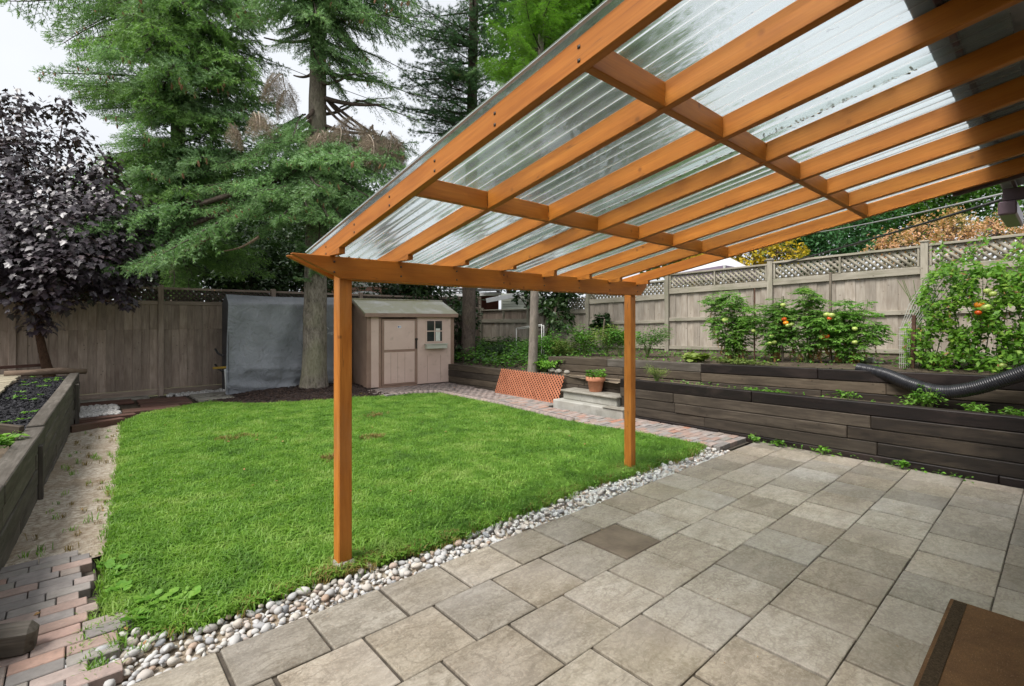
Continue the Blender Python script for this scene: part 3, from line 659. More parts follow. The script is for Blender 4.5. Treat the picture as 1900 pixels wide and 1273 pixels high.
def scatter_gn(target, meshes, density, seed, smin, smax, weights=None):
    """grass: geometry nodes put small clumps on the lawn sheet"""
    ng = bpy.data.node_groups.new('grass_scatter', 'GeometryNodeTree')
    ng.interface.new_socket('Geometry', in_out='INPUT', socket_type='NodeSocketGeometry'); ng.interface.new_socket('Geometry', in_out='OUTPUT', socket_type='NodeSocketGeometry')
    N, Lk = ng.nodes, ng.links
    gi, go = N.new('NodeGroupInput'), N.new('NodeGroupOutput'); jn = N.new('GeometryNodeJoinGeometry')
    for i, me in enumerate(meshes):
        ob = bpy.data.objects.new('clump_source', me)
        oi = N.new('GeometryNodeObjectInfo'); oi.inputs[0].default_value = ob
        dp = N.new('GeometryNodeDistributePointsOnFaces'); dp.inputs['Density'].default_value = density * (weights[i] if weights else 1 / len(meshes)); dp.inputs['Seed'].default_value = seed + i
        ip = N.new('GeometryNodeInstanceOnPoints'); rr = N.new('FunctionNodeRandomValue'); rr.data_type = 'FLOAT_VECTOR'
        rr.inputs[0].default_value = (-.12, -.12, 0); rr.inputs[1].default_value = (.12, .12, 6.28)
        rs = N.new('FunctionNodeRandomValue'); rs.data_type = 'FLOAT'; rs.inputs[2].default_value = smin; rs.inputs[3].default_value = smax; rs.inputs['Seed'].default_value = 3 + i
        Lk.new(gi.outputs[0], dp.inputs['Mesh']); Lk.new(dp.outputs['Points'], ip.inputs['Points']); Lk.new(oi.outputs['Geometry'], ip.inputs['Instance'])
        Lk.new(rr.outputs[0], ip.inputs['Rotation']); Lk.new(rs.outputs[1], ip.inputs['Scale']); Lk.new(ip.outputs[0], jn.inputs[0])
    Lk.new(jn.outputs[0], go.inputs[0])
    md = target.modifiers.new('grass', 'NODES'); md.node_group = ng
turf = obj('grass', lawn.data.copy()); turf['kind'] = 'stuff'
scatter_gn(turf, CLUMPS, 2700, 1, .6, 1.3, [.30, .28, .2, .1, .12])
# longer blades and dry tufts along the edges, and weeds in the gravel
acc = Acc(); rg = np.random.default_rng(17)
tuft = [blade_clump('t', rg, 12, .04, .075, M['grass'], .005, .8) for _ in range(3)]
def put(acc, me, p, s, mi=0):
    V = np.empty(len(me.vertices) * 3, np.float32); me.vertices.foreach_get('co', V); V = V.reshape(-1, 3) * s
    a = rg.uniform(0, 6.28); c, d = math.cos(a), math.sin(a); V = V @ np.array([[c, d, 0], [-d, c, 0], [0, 0, 1]]) + np.asarray(p)
    L = np.array([q.vertices[:] for q in me.polygons]); acc.add(V, L, mi)
dense = []
for (a, b), n in (((( .16, 3.5), (.44, 7.2)), 220), (((.44, 7.2), (.85, 10.3)), 120), (((.85, 10.3), (1.95, 10.95)), 60), (((5.97, 7.), (5.95, 9.0)), 50), (((5.8, 5.1), (5.97, 7.0)), 60), (((5.98, 3.1), (5.8, 5.1)), 80)):
    for _ in range(n):
        t = rg.uniform(); dense.append((a[0] + (b[0] - a[0]) * t + rg.normal(0, .03), a[1] + (b[1] - a[1]) * t + rg.normal(0, .03), -.02, 0))
for _ in range(420):
    x = rg.uniform(.35, 5.9); dense.append((x, strip_hi(x) + rg.normal(.05, .035), -.025, 1 if rg.random() < .62 else 0))
for cx, cy, n, s in ((1.33, 3.12, 70, .1), (4.52, 3.2, 70, .12), (2.6, 9.98, 60, .3), (1.4, 10.55, 60, .3), (3.9, 9.75, 50, .4), (3.05, 6.2, 34, .07), (2.2, 5.6, 22, .06), (3.7, 7.6, 30, .12), (1.6, 7.4, 26, .12)):
    for _ in range(n): dense.append((cx + rg.normal(0, s), cy + rg.normal(0, s * .6), -.02 if cy < 4 or cy > 9 else .012, 1))
for _ in range(70):
    y = rg.uniform(4.6, 9.8); dense.append((-.3 + .066 * (y - 4.5) + rg.uniform(.05, .5), y, -.02, int(rg.random() < .35)))
for _ in range(60): dense.append((.12 + rg.normal(0, .06), rg.uniform(2.9, 3.6), -.03, 0))
for x, y, z, k in dense: put(acc, tuft[int(rg.integers(3))], (x, y, z), rg.uniform(.5, 1.1), k)
acc.obj('edge_tufts', [M['grass'], M['grass_dry']])['kind'] = 'stuff'
# broad weeds by the bricks
acc = Acc()
for cx, cy in ((.33, 3.45), (.42, 3.38), (.28, 3.3), (.22, 3.7), (.5, 3.33), (.18, 4.1), (.23, 3.95)):
    n = 14; a = rg.uniform(0, 6.28, n); P = np.c_[cx + rg.normal(0, .03, n), cy + rg.normal(0, .03, n), rg.uniform(.0, .04, n)]
    add_leaves(acc, P, np.c_[np.cos(a), np.sin(a), rg.uniform(.1, .5, n)], np.c_[rg.normal(0, .2, (n, 2)), np.ones(n)], rg.uniform(.03, .06, n), 'round')
acc.obj('broadleaf_weeds', M['leaf_bright'])['kind'] = 'stuff'

# ------------------------------------------------------------------ retaining walls
def timber_run(t, x0, y0, x1, y1, z0a, z0b, n, h, depth, mats, lens, seed, name='timber'):
    """courses of timbers from (x0,y0) to (x1,y1); z of the top at each end; n courses down"""
    rg = random.Random(seed); a = Vector((x0, y0, 0)); b = Vector((x1, y1, 0)); L = (b - a).length; side = Vector((0, 0, 1)).cross((b - a).normalized())
    for k in range(n):
        s = -rg.uniform(0, .6) * lens
        while s < L:
            e = s + lens * rg.uniform(.8, 1.25); s0, e0 = max(0, s), min(L, e)
            if L - e0 < .35: e0 = L; e = L
            if e0 - s0 > .08:
                p = a.lerp(b, s0 / L); q = a.lerp(b, e0 / L)
                za = z0a + (z0b - z0a) * s0 / L - h * (k + .5); zb = z0a + (z0b - z0a) * e0 / L - h * (k + .5)
                off = side * (depth / 2 + rg.uniform(-.008, .008))
                m = mats[k] if k < len(mats) else mats[-1]
                if isinstance(m, (list, tuple)): m = rg.choice(m)
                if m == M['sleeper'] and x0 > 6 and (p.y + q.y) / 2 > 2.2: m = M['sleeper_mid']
                gap = (q - p).normalized() * .002
                beam(name, t, Vector((p.x, p.y, za)) + off + gap, Vector((q.x, q.y, zb)) + off - gap, depth, h - .005, m, .008)
            s = e
# right lower wall (front face x about 6.7..6.86), runs along y
t = thing('retaining_wall', 'low black and brown timber retaining wall along the right edge of the patio', 'retaining wall', (6.8, 2.5, 0))
timber_run(t, 6.86, 5.0, 6.70, -1.6, .615, .69, 5, .147, .14, [M['sleeper_black'], [M['sleeper'], M['sleeper']], [M['sleeper'], M['sleeper']], M['sleeper'], M['sleeper_black']], 2.4, 3)
t = thing('retaining_wall', 'grey timber retaining wall behind the terracotta lattice, running to the shed', 'retaining wall', (7.2, 8.0, 0))
timber_run(t, 7.12, 11.4, 7.12, 5.0, .47, .53, 4, .15, .14, [M['sleeper_light'], M['sleeper'], M['sleeper_light'], M['sleeper']], 2.0, 6)
t = thing('retaining_wall', 'upper brown timber retaining wall holding the tomato bed', 'retaining wall', (7.6, 3.0, 0))
timber_run(t, 7.5, 7.3, 7.48, 3.9, .825, .90, 2, .14, .14, [[M['sleeper_light'], M['sleeper_grey']], [M['sleeper_light'], M['sleeper_grey']]], 1.9, 12)
timber_run(t, 7.485, 3.9, 7.44, -1.6, .90, 1.05, 3, .145, .14, [M['sleeper_black'], [M['sleeper_light'], M['sleeper_light']], [M['sleeper_light'], M['sleeper_light'], M['sleeper']]], 2.4, 9)
timber_run(t, 7.5, 7.3, 7.48, 3.9, .54, .61, 1, .14, .14, [M['sleeper_light']], 1.9, 13)
# left wall
t = thing('retaining_wall', 'silvered timber retaining wall of the raised bed along the gravel path at left', 'retaining wall', (-.2, 7, 0))
def lwx(y): return -.337 + .0658 * (y - 4.51)
timber_run(t, lwx(3.2), 3.2, lwx(6.66), 6.66, .50, .56, 4, .145, .14, [M['sleeper_grey'], M['sleeper_grey'], M['sleeper_grey'], M['sleeper_grey']], 1.7, 31)
timber_run(t, lwx(6.70), 6.70, lwx(11.3), 11.3, .575, .69, 5, .145, .13, [M['sleeper_grey']] * 5, 1.9, 33)
beam('upright', t, (lwx(10.2) + .03, 10.2, -.02), (lwx(10.2) + .03, 10.2, .60), .05, .11, M['sleeper_grey'])
beam('upright', t, (lwx(6.2) + .02, 6.2, -.02), (lwx(6.2) + .02, 6.2, .46), .035, .10, M['sleeper_grey'])

# terrace soils
sheet('terrace_soil', [(6.83, -1.6), (7.5, -1.6), (7.56, 5.0), (7.56, 7.3), (7.2, 7.3), (7.2, 5.0), (6.96, 5.0)], .55, M['soil_tan'], sub=4, bumpy=.012, zf=lambda x, y: .56 + .02 * (5 - y) / 5 - .05 * (y > 5) * 1)
sheet('bed_soil', [(7.6, -2), (10.1, -2), (10.1, 7.3), (7.6, 7.3)], .8, M['soil'], sub=4, bumpy=.02, zf=lambda x, y: .79 + .03 * (7.3 - y) + .05 * (x - 7.6) * .5)
sheet('shade_bed_soil', [(7.22, 7.25), (10.1, 7.25), (10.3, 13), (7.22, 13)], .47, M['soil'], sub=4, bumpy=.02, zf=lambda x, y: .46 + .11 * (x - 7.2))
sheet('raised_bed_soil', [(-6, 3.0), (lwx(3) - .05, 3.0), (lwx(11.2) - .07, 11.28), (-.03, 11.3), (-.03, 12.85), (-6, 12.85)], .44, M['soil'], sub=3, bumpy=.01, zf=lambda x, y: .42 + .1 * max(0, min(1, (y - 6) / 5)))
o = sheet('black_mulch_strip', [(-.86, 6.75), (lwx(6.75) - .12, 6.75), (lwx(11.3) - .12, 11.3), (-.62, 11.3)], .5, M['mulch_black'], sub=4, bumpy=.014, zf=lambda x, y: .51 + .12 * (y - 6.75) / 4.5)
acc = Acc(); rng = np.random.default_rng(5)
for _ in range(1800):
    y = rng.uniform(6.8, 11.2); x = rng.uniform(-.84 + .05 * (y - 6.75), lwx(y) - .14); acc.box((x, y, .525 + .12 * (y - 6.75) / 4.5), (rng.uniform(.02, .08), rng.uniform(.008, .02), .008), tuple(rng.uniform(-.5, .5, 2)) + (rng.uniform(0, 6.3),))
acc.obj('black_bark_chips', M['chip_black'])['kind'] = 'stuff'

# ------------------------------------------------------------------ pergola
pg = thing('pergola', 'orange stained timber pergola roofed with clear corrugated sheets over the patio', 'pergola', (1.33, 3.165, 0))
def sl(y, x=1.7): return 2.0 + .194 * (3.1 - y) - .009 * (x - 1.7)         # underside of the rafters, settled a little to the right
ROOF_A = math.atan(.194)
beam('post', pg, (1.33, 3.165, -.03), (1.33, 3.165, 1.998), .089, .089, M['post'], .006)
beam('post', pg, (4.52, 3.165, -.03), (4.52, 3.165, 1.998), .089, .089, M['post'], .006)
ft = box('footing', pg, (1.335, 3.155, -.005), (.135, .13, .075), M['concrete_top'], (0, 0, .1), .02); box('footing', pg, (4.52, 3.155, -.02), (.14, .13, .07), M['concrete'], (0, 0, -.05), .02)
def beam_board(y, xa, xb):            # plank with tapered ends
    bm = bmesh.new(); prof = [(xa, 2.0), (xa, 1.992), (1.30, 1.86), (4.60, 1.86), (xb, 1.965), (xb, 2.0)]; d = .038
    f = [bm.verts.new((x - 3, -d / 2, z - 1.93)) for x, z in prof]; g = [bm.verts.new((x - 3, d / 2, z - 1.93)) for x, z in prof]
    bm.faces.new(f); bm.faces.new(g[::-1]); n = len(prof)
    for i in range(n): bm.faces.new((f[i], g[i], g[(i + 1) % n], f[(i + 1) % n]))
    bmesh.ops.recalc_face_normals(bm, faces=bm.faces[:]); bmesh.ops.bevel(bm, geom=bm.edges[:], offset=.003, segments=1, affect='EDGES')
    me = bpy.data.meshes.new('beam_board'); bm.to_mesh(me); bm.free(); me.materials.append(M['pergola']); obj('beam_board', me, pg, (3, y, 1.93))
beam_board(3.10, .985, 4.72); beam_board(3.23, 1.0, 4.76)
RX = [1.229 + .47 * k for k in range(8)]; RX[7] = 4.53
RH = .097
for k, x in enumerate(RX):
    ya, yb = 3.40, -.30
    dz = RH / 2 * math.cos(ROOF_A) + .002; 
    beam('rafter', pg, (x, ya, sl(ya, x) + dz), (x, yb, sl(yb, x) + dz), .038, RH, M['pergola'], .003)
    # wedge that seats the rafter on the beam
    bm = bmesh.new(); y2 = 2.935; pr = [(3.27, 1.972 if x > 3 else 2.0), (y2, 1.972 if x > 3.0 else 2.0), (y2, sl(y2, x) + .001), (3.1, sl(3.1, x) + .001)]
    f = [bm.verts.new((-.0185, yy - 3.1, zz - 2.0)) for yy, zz in pr]; g = [bm.verts.new((.0185, yy - 3.1, zz - 2.0)) for yy, zz in pr]
    bm.faces.new(f); bm.faces.new(g[::-1])
    for i in range(4): bm.faces.new((f[i], g[i], g[(i + 1) % 4], f[(i + 1) % 4]))
    bmesh.ops.recalc_face_normals(bm, faces=bm.faces[:])
    me = bpy.data.meshes.new('wedge'); bm.to_mesh(me); bm.free(); me.materials.append(M['pergola']); obj('wedge', me, pg, (x, 3.1, 2.001))
for yb_ in (2.105, 1.035):
    for k in range(7):
        xa, xb = RX[k] + .02, RX[k + 1] - .02; dz = RH / 2 + .003
        beam('blocking', pg, (xa, yb_, sl(yb_, xa) + dz), (xb, yb_, sl(yb_, xb) + dz), .038, RH - .002, M['pergola'], .003)
acc = Acc()                                       # screw heads
def screw(p, ax): acc.box(p, (.003, .011, .011) if ax == 'x' else (.011, .003, .011))
for y in np.arange(.2, 3.3, .42):
    for dz in (.022, .066): screw((RX[0] - .0195, y, sl(y, RX[0]) + dz), 'x')
for x in RX:
    for dz in (1.90, 1.965): screw((x + .01, 3.0795, dz), 'y')
for k in range(7):
    for yb_ in (2.105, 1.035):
        for dz in (.025, .065): screw((RX[k + 1] - .0195, yb_ - .012, sl(yb_, RX[k + 1]) + dz), 'x')
acc.obj('screw_heads', M['iron'], pg)['kind'] = 'stuff'
# corrugated sheets
def sheet_roof(xa, xb, lift):
    pitch, amp = .078, .015; nx = int((xb - xa) / pitch * 12) + 1; xs = np.linspace(xa, xb, nx); ys = np.linspace(3.47, .14, 26)
    V = []; rg = random.Random(int(xa * 100))
    for yy in ys:
        for x in xs: V.append((x - xa, yy - 1.8, sl(yy, x) + RH * 1.017 + .016 + lift + amp * math.sin(2 * math.pi * x / pitch) - sl(1.8)))
    n = nx; i = np.arange(len(ys) - 1)[:, None] * n; j = np.arange(n - 1)[None]
    Fq = np.stack([i + j, i + j + 1, i + n + j + 1, i + n + j], -1).reshape(-1, 4)
    if xb > 4.5:                                   # the last sheet is cut back beside the lower end of the outer rafter
        Va = np.array(V); cq = Va[Fq].mean(1); Fq = Fq[~((cq[:, 0] + xa > 4.09) & (cq[:, 1] + 1.8 > 2.2))]
    obj('roof_sheet', mesh_np('roof_sheet', V, Fq, M['panel'], smooth=True), pg, (xa, 1.8, sl(1.8)))
edges = [1.192, 1.86, 2.57, 3.28, 3.97, 4.62]
for i in range(5): sheet_roof(edges[i] - (.04 if i else 0), edges[i + 1] + .04, .003 * (i % 2))
acc = Acc(); rng = np.random.default_rng(9)      # litter caught in one sheet lap
for _ in range(420):
    y = rng.uniform(.4, 2.6); x = 2.585 + rng.normal(0, .008); acc.box((x, y, sl(y) + RH + .014), (rng.uniform(.004, .012), rng.uniform(.006, .03), .004), (.1, .1, rng.uniform(0, 3)))
lit = acc.obj('leaf_litter', M['moss_dirt'], pg); lit['kind'] = 'stuff'
beam('metal_edge', pg, (1.200, 3.46, sl(3.46) + RH + .03), (1.200, .2, sl(.2) + RH + .03), .016, .004, M['zinc'], .001)

# ------------------------------------------------------------------ the house behind the camera
hs = thing('house', 'beige house with dark purple brown eaves at the top right', 'house', (1, -1, 0))
box('wall', hs, (.8, -.62, 1.35), (9.6, .4, 2.7), M['house_wall'], bev=.005)
box('roof', hs, (.7, -1.55, 3.02), (10.0, 3.9, .06), M['house_under'], (-.17, 0, 0))
box('fascia', hs, (.7, .29, 2.70), (9.96, .025, .10), M['house_dark'])
beam('rake_board', hs, (4.575, .545, 2.492), (4.575, -.38, 2.672), .03, .085, M['house_dark'])
box('gutter', hs, (5.95, .33, 2.488), (.8, .11, .11), M['gutter'], bev=.012)
beam('eave_return', hs, (5.62, .36, 2.60), (5.62, -.3, 2.60), .05, .10, M['house_dark'])
box('gable_panel', hs, (6.2, .16, 2.78), (.5, .05, .26), M['house_wall'])

# ------------------------------------------------------------------ doormat
dm = thing('doormat', 'worn brown coir doormat with dark border stripes on the slabs', 'doormat', (3.2, .15, 0))
box('mat', dm, (3.02, .13, .0135), (1.4, .64, .022), M['coir'], bev=.006)
box('border_stripe', dm, (3.02, .405, .0262), (1.36, .055, .005), M['coir_dark'], bev=.001)
acc = Acc(); rng = np.random.default_rng(2)       # faint printed scroll
for cx, cy, r0 in ((3.53, .06, .10), (3.45, .02, .06)):
    a = np.linspace(.3, 5.2, 24); P = np.c_[cx + r0 * np.cos(a) * (1 + .15 * np.sin(3 * a)), cy + .7 * r0 * np.sin(a), np.full(24, .0255)]; acc.tube(P, .0028, 4)
acc.obj('scroll_print', M['coir_dark'], dm)
box('timber_block', None, gnd(-22, 1225) + Vector((0, 0, .075)), (.34, .11, .15), M['sleeper_grey'], (.0, .12, -.2), .03)
tag(bpy.data.objects['timber_block'], 'stubby weathered timber end standing on the bricks at the bottom left corner', 'timber block')

# ------------------------------------------------------------------ fences
def lattice(t, p, q, h, m, sp=.074, w=.043, th=.010):
    """two layers of diagonal slats between p and q (lower edge), height h"""
    p, q = Vector(p), Vector(q); d = q - p; L = d.length; x = d / L; up = Vector((0, 0, 1)); nrm = x.cross(up).normalized(); acc = Acc()
    for layer, sg in ((0, 1), (1, -1)):
        s = -h
        while s < L + h:
            a0, a1 = (s, s + h * 1.0) if sg > 0 else (s + h, s)
            t0, t1 = 0., 1.
            # clip the slat to the panel
            lo, hi = 0., 1.
            dx = a1 - a0
            for bound, keep in ((0, 1), (L, -1)):
                f0, f1 = keep * (a0 - bound), keep * (a1 - bound)
                if f0 < 0 and f1 < 0: lo, hi = 1, 0; break
                if f0 < 0: lo = max(lo, f0 / (f0 - f1))
                if f1 < 0: hi = min(hi, f0 / (f0 - f1))
            if hi - lo > .04:
                A = p + x * (a0 + dx * lo) + up * (h * lo) + nrm * (.011 * layer); B = p + x * (a0 + dx * hi) + up * (h * hi) + nrm * (.011 * layer)
                ax = (B - A).normalized(); sd = ax.cross(nrm)
                c = [A + sd * w / 2 + nrm * th / 2, A - sd * w / 2 + nrm * th / 2, A - sd * w / 2 - nrm * th / 2, A + sd * w / 2 - nrm * th / 2]
                V = c + [v + (B - A) for v in c]
                acc.add([v[:] for v in V], np.array([[0, 1, 2, 3], [7, 6, 5, 4], [0, 4, 5, 1], [1, 5, 6, 2], [2, 6, 7, 3], [3, 7, 4, 0]]))
            s += sp * math.sqrt(2)
    o = acc.obj('lattice', m, t, origin=tuple((p + q) / 2)); o['kind'] = 'stuff'; return o
FX = 10.0
post_y = [8.27 + 2.26, 8.27, 5.99, 3.80, 1.51, -.75]
post_y = [12.75, 10.5, 8.27, 5.99, 3.80, 1.51, -.75]
# per panel: z top (left, right), lattice?, z of rail under lattice, mid rail, bottom rail, ground
panels = [(1.90, 1.90, False, 1.56, .95, .70, .68), (2.13, 2.15, True, 1.80, 1.3, .80, .72), (2.41, 2.47, True, 2.06, 1.5, .92, .80), (2.60, 2.65, True, 2.23, 1.60, .98, .86), (2.68, 2.745, True, 2.31, 1.655, 1.03, .90), (2.76, 2.82, True, 2.38, 1.72, 1.08, .95)]
rf = thing('wooden_fence', 'tall weathered grey board fence with lattice top behind the tomato bed at right', 'fence', (FX, 5, .8))
for i, y in enumerate(post_y):
    zt = (panels[i - 1][1] if i else 1.9, panels[i][0] if i < len(panels) else 2.8)
    z = max(zt) + .05
    beam('post', rf, (FX - .02, y, .5), (FX - .02, y, z), .095, .095, M['fence_trim'], .006)
    box('post_cap', rf, (FX - .02, y, z + .012), (.125, .125, .024), M['fence_trim'])
rng = random.Random(77)
for i in range(6):
    ya, yb = post_y[i] - .05, post_y[i + 1] + .05; zl, zr, lat, rail, mid, bot, g = panels[i]; dz = zr - zl
    def Z(z, f): return z + dz * f
    n = 15; bw = (ya - yb) / n; top = rail if True else zl
    for k in range(n):
        yk = ya - bw * (k + .5); f = (k + .5) / n; j = rng.uniform(-.003, .003) + (.006 if k % 2 else -.006)
        beam('board', rf, (FX + .02 + j, yk, Z(g + .02, f)), (FX + .02 + j, yk, Z(rail + .02, f)), bw + .003, .018, M['fence'], .003, roll=math.pi / 2)
    for z, hh in ((rail, .12), (mid, .075), (bot, .075)):
        beam('rail', rf, (FX - .015, ya, Z(z, 0)), (FX - .015, yb, Z(z, 1)), .038, hh, M['fence_trim'], .004)
    beam('cap_rail', rf, (FX + .0, ya, zl), (FX + .0, yb, zr), .10, .036, M['fence_trim'], .004)
    if lat:
        lattice(rf, (FX + .01, ya, Z(rail, 0) + .06), (FX + .01, yb, Z(rail, 1) + .06), zl - rail - .075, M['fence_trim'])
        ym = (ya + yb) / 2
        for yy, f in ((ya - .025, 0), (ym, .5), (yb + .025, 1)): beam('stile', rf, (FX - .012, yy, Z(rail, f) + .06), (FX - .012, yy, Z(zl, f) - .016), .055, .03, M['fence_trim'], .003)
    else:
        ym = (ya + yb) / 2
        beam('stile', rf, (FX - .012, ym, rail + .05), (FX - .012, ym, zl - .016), .07, .03, M['fence_trim'], .003)
        for k in range(n):
            yk = ya - bw * (k + .5); beam('board', rf, (FX + .02, yk, rail + .03), (FX + .02, yk, zl - .02), bw - .002, .02, M['fence_dark'], .003, roll=math.pi / 2)
# back fence along y about 12.9
bf = thing('wooden_fence', 'brown grey board fence along the back behind the grey tarp and the purple maple', 'fence', (1.4, 12.9, 0))
def bfy(x): return 12.96 - .012 * x
bx = [-3.05, -.81, 1.43, 3.67, 5.9, 8.1, 9.95]
for i, x in enumerate(bx):
    beam('post', bf, (x, bfy(x) - .03, -.05), (x, bfy(x) - .03, 2.34), .1, .1, M['fence_dark'], .006)
for i in range(len(bx) - 1):
    xa, xb = bx[i] + .05, bx[i + 1] - .05; n = 15; bw = (xb - xa) / n; vis = i < 4
    for k in range(n):
        x = xa + bw * (k + .5); y = bfy(x) + rng.uniform(-.003, .003) + (.007 if k % 2 else -.007)
        if vis:
            beam('board', bf, (x, y, .12), (x, y, 1.405), bw + .004, .02, M['fence_dark'], .003, roll=0)
            beam('board', bf, (x, y - .014, 1.39), (x, y - .014, 1.97), bw + .004, .02, M['fence_dark'], .003, roll=0)
        else: beam('board', bf, (x, y, .12), (x, y, 1.95), bw - .002, .02, M['fence_dark'], .003, roll=0)
    for z, h in ((1.96, .08), (2.27, .05)): beam('rail', bf, (xa, bfy(xa) - .03, z), (xb, bfy(xb) - .03, z), .045, h, M['fence_dark'])
    beam('kick_board', bf, (xa, bfy(xa) - .02, .055), (xb, bfy(xb) - .02, .055), .03, .12, M['fence_dark'])
    lattice(bf, (xa, bfy(xa) - .02, 1.99), (xb, bfy(xb) - .02, 1.99), .26, M['lattice_shaded'])

# ------------------------------------------------------------------ paving by the back fence
rng = random.Random(3)
bstrip = bpy.data.objects['back_strip']
for (x0, y0, x1, y1, k) in ((.66, 10.65, 1.5, 11.05, 0), (.95, 11.15, 1.75, 11.55, 0), (.95, 11.6, 1.75, 12.2, 0), (1.85, 11.3, 2.5, 11.75, 1), (1.85, 11.85, 2.55, 12.3, 1), (-.05, 11.95, .9, 12.45, 0), (.0, 12.5, 1.2, 12.8, 1)):
    box('slab', bstrip, ((x0 + x1) / 2, (y0 + y1) / 2, .0), (x1 - x0, y1 - y0, .05), M['board_red'] if k == 0 else M['concrete_top'], (rng.uniform(-.02, .02), rng.uniform(-.02, .02), rng.uniform(-.04, .04)), .008)
beam('edging_timber', bstrip, (-.02, 9.56, .02), (.60, 9.83, .02), .13, .1, M['board_red'])
beam('edging_timber', bstrip, (.02, 10.35, .0), (.80, 10.42, .0), .2, .06, M['board_red'])
acc = Acc(); rg2 = np.random.default_rng(6)
def chips(acc, n, xr, yr, z, s):
    for _ in range(n):
        e = tuple(rg2.uniform(0, 3, 3)); c = (rg2.uniform(*xr), rg2.uniform(*yr), z + rg2.uniform(0, .02)); d = rg2.uniform(.6, 1.2, 3) * s
        acc.box(c, d, e)
chips(acc, 330, (.04, .62), (10.6, 11.85), .0, .05); chips(acc, 160, (1.5, 2.6), (12.35, 12.75), .0, .045); chips(acc, 60, (2.5, 3.0), (12.2, 12.6), .03, .045)
acc.obj('white_stone_chips', M['stone_white'])['kind'] = 'stuff'

# ------------------------------------------------------------------ plastic shed
SHD = Vector((.9946, -.103, 0)).normalized(); SHB = Vector((.103, .9946, 0)); S0 = Vector((5.05, 10.66, 0)); SW, SD_, SE = 2.23, 1.62, 1.66; SRZ = math.atan2(SHD.y, SHD.x)
sh = thing('garden_shed', 'beige plastic garden shed with brown trim and a mossy low gable roof', 'shed', S0)
def shp(a, b, z): return S0 + SHD * a + SHB * b + Vector((0, 0, z))
def sbox(name, a0, a1, b0, b1, z0, z1, m, bev=.006, par=None):
    return box(name, par or sh, shp((a0 + a1) / 2, (b0 + b1) / 2, (z0 + z1) / 2), (a1 - a0, b1 - b0, z1 - z0), m, (0, 0, SRZ), bev)
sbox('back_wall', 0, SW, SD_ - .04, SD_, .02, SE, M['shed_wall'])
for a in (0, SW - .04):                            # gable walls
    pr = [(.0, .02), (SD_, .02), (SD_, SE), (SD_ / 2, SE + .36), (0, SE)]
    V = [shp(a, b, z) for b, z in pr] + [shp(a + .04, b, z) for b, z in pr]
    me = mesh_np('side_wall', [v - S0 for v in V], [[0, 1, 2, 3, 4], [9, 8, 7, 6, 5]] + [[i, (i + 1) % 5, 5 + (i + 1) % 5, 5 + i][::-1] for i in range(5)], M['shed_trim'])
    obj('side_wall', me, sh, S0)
sbox('front_panel', .08, .275, -.012, .03, .03, SE, M['shed_wall']); 
sbox('front_panel', 1.225, SW - .075, -.012, .03, .03, SE, M['shed_wall'])
for a0 in (1.5, 1.86): sbox('panel_groove', a0, a0 + .006, -.0145, -.012, .08, .72, M['shed_trim'], 0)
sbox('corner_trim', -.015, .085, -.022, .05, .0, SE, M['shed_trim']); sbox('corner_trim', SW - .08, SW + .015, -.022, .05, .0, SE, M['shed_trim'])
sbox('jamb', .27, .325, -.024, .03, .0, SE - .01, M['shed_trim']); sbox('sill_board', .31, 1.23, -.02, .03, .0, .05, M['shed_trim'])
door = sbox('door', .335, 1.235, -.026, .02, .055, 1.62, M['shed_trim'])
sbox('door_panel', .392, 1.155, -.034, -.024, .10, .83, M['shed_wall'], .006, door); sbox('door_panel', .392, 1.155, -.034, -.024, .89, 1.575, M['shed_wall'], .006, door)
hd = sbox('handle', 1.18, 1.21, -.065, -.026, .90, 1.12, M['iron'], .006, door); sbox('latch', 1.165, 1.235, -.05, -.026, 1.10, 1.15, M['iron'], .006, door)
sk = sbox('sticker', .72, .81, -.0375, -.034, 1.40, 1.455, M['sticker'], .001, door)
sbox('sticker_mark', .73, .755, -.0395, -.0375, 1.41, 1.445, M['sticker_blue'], 0, door); sbox('sticker_mark', .765, .80, -.0395, -.0375, 1.42, 1.432, M['sticker_blue'], 0, door)
win = sbox('window', 1.455, 1.925, -.028, -.012, 1.03, 1.60, M['shed_wall'])
for i in range(2):
    for j in range(2): sbox('pane', 1.485 + .212 * i, 1.682 + .212 * i, -.0315, -.028, 1.065 + .26 * j, 1.305 + .26 * j, M['glass_dark'], 0, win)
sbox('curtain', 1.72, 1.84, -.0335, -.0315, 1.07, 1.38, M['curtain'], 0, win)
sbox('glazing_bar', 1.678, 1.702, -.040, -.0335, 1.06, 1.57, M['shed_wall'], .002, win); sbox('glazing_bar', 1.475, 1.905, -.0395, -.0335, 1.302, 1.328, M['shed_wall'], .002, win)
for z in (.35, 1.35): sbox('hinge', .325, .36, -.042, -.024, z, z + .10, M['shed_trim'], .003, door)
for a0 in (.55, .72, .9): sbox('panel_groove', a0, a0 + .005, -.0362, -.0335, .12, .82, M['shed_trim'], 0, door)
pb = sbox('window_box', 1.43, 1.99, -.14, -.028, .885, .985, M['planter']); sbox('rim', 1.41, 2.01, -.155, -.02, .985, 1.005, M['planter'], .004, pb)
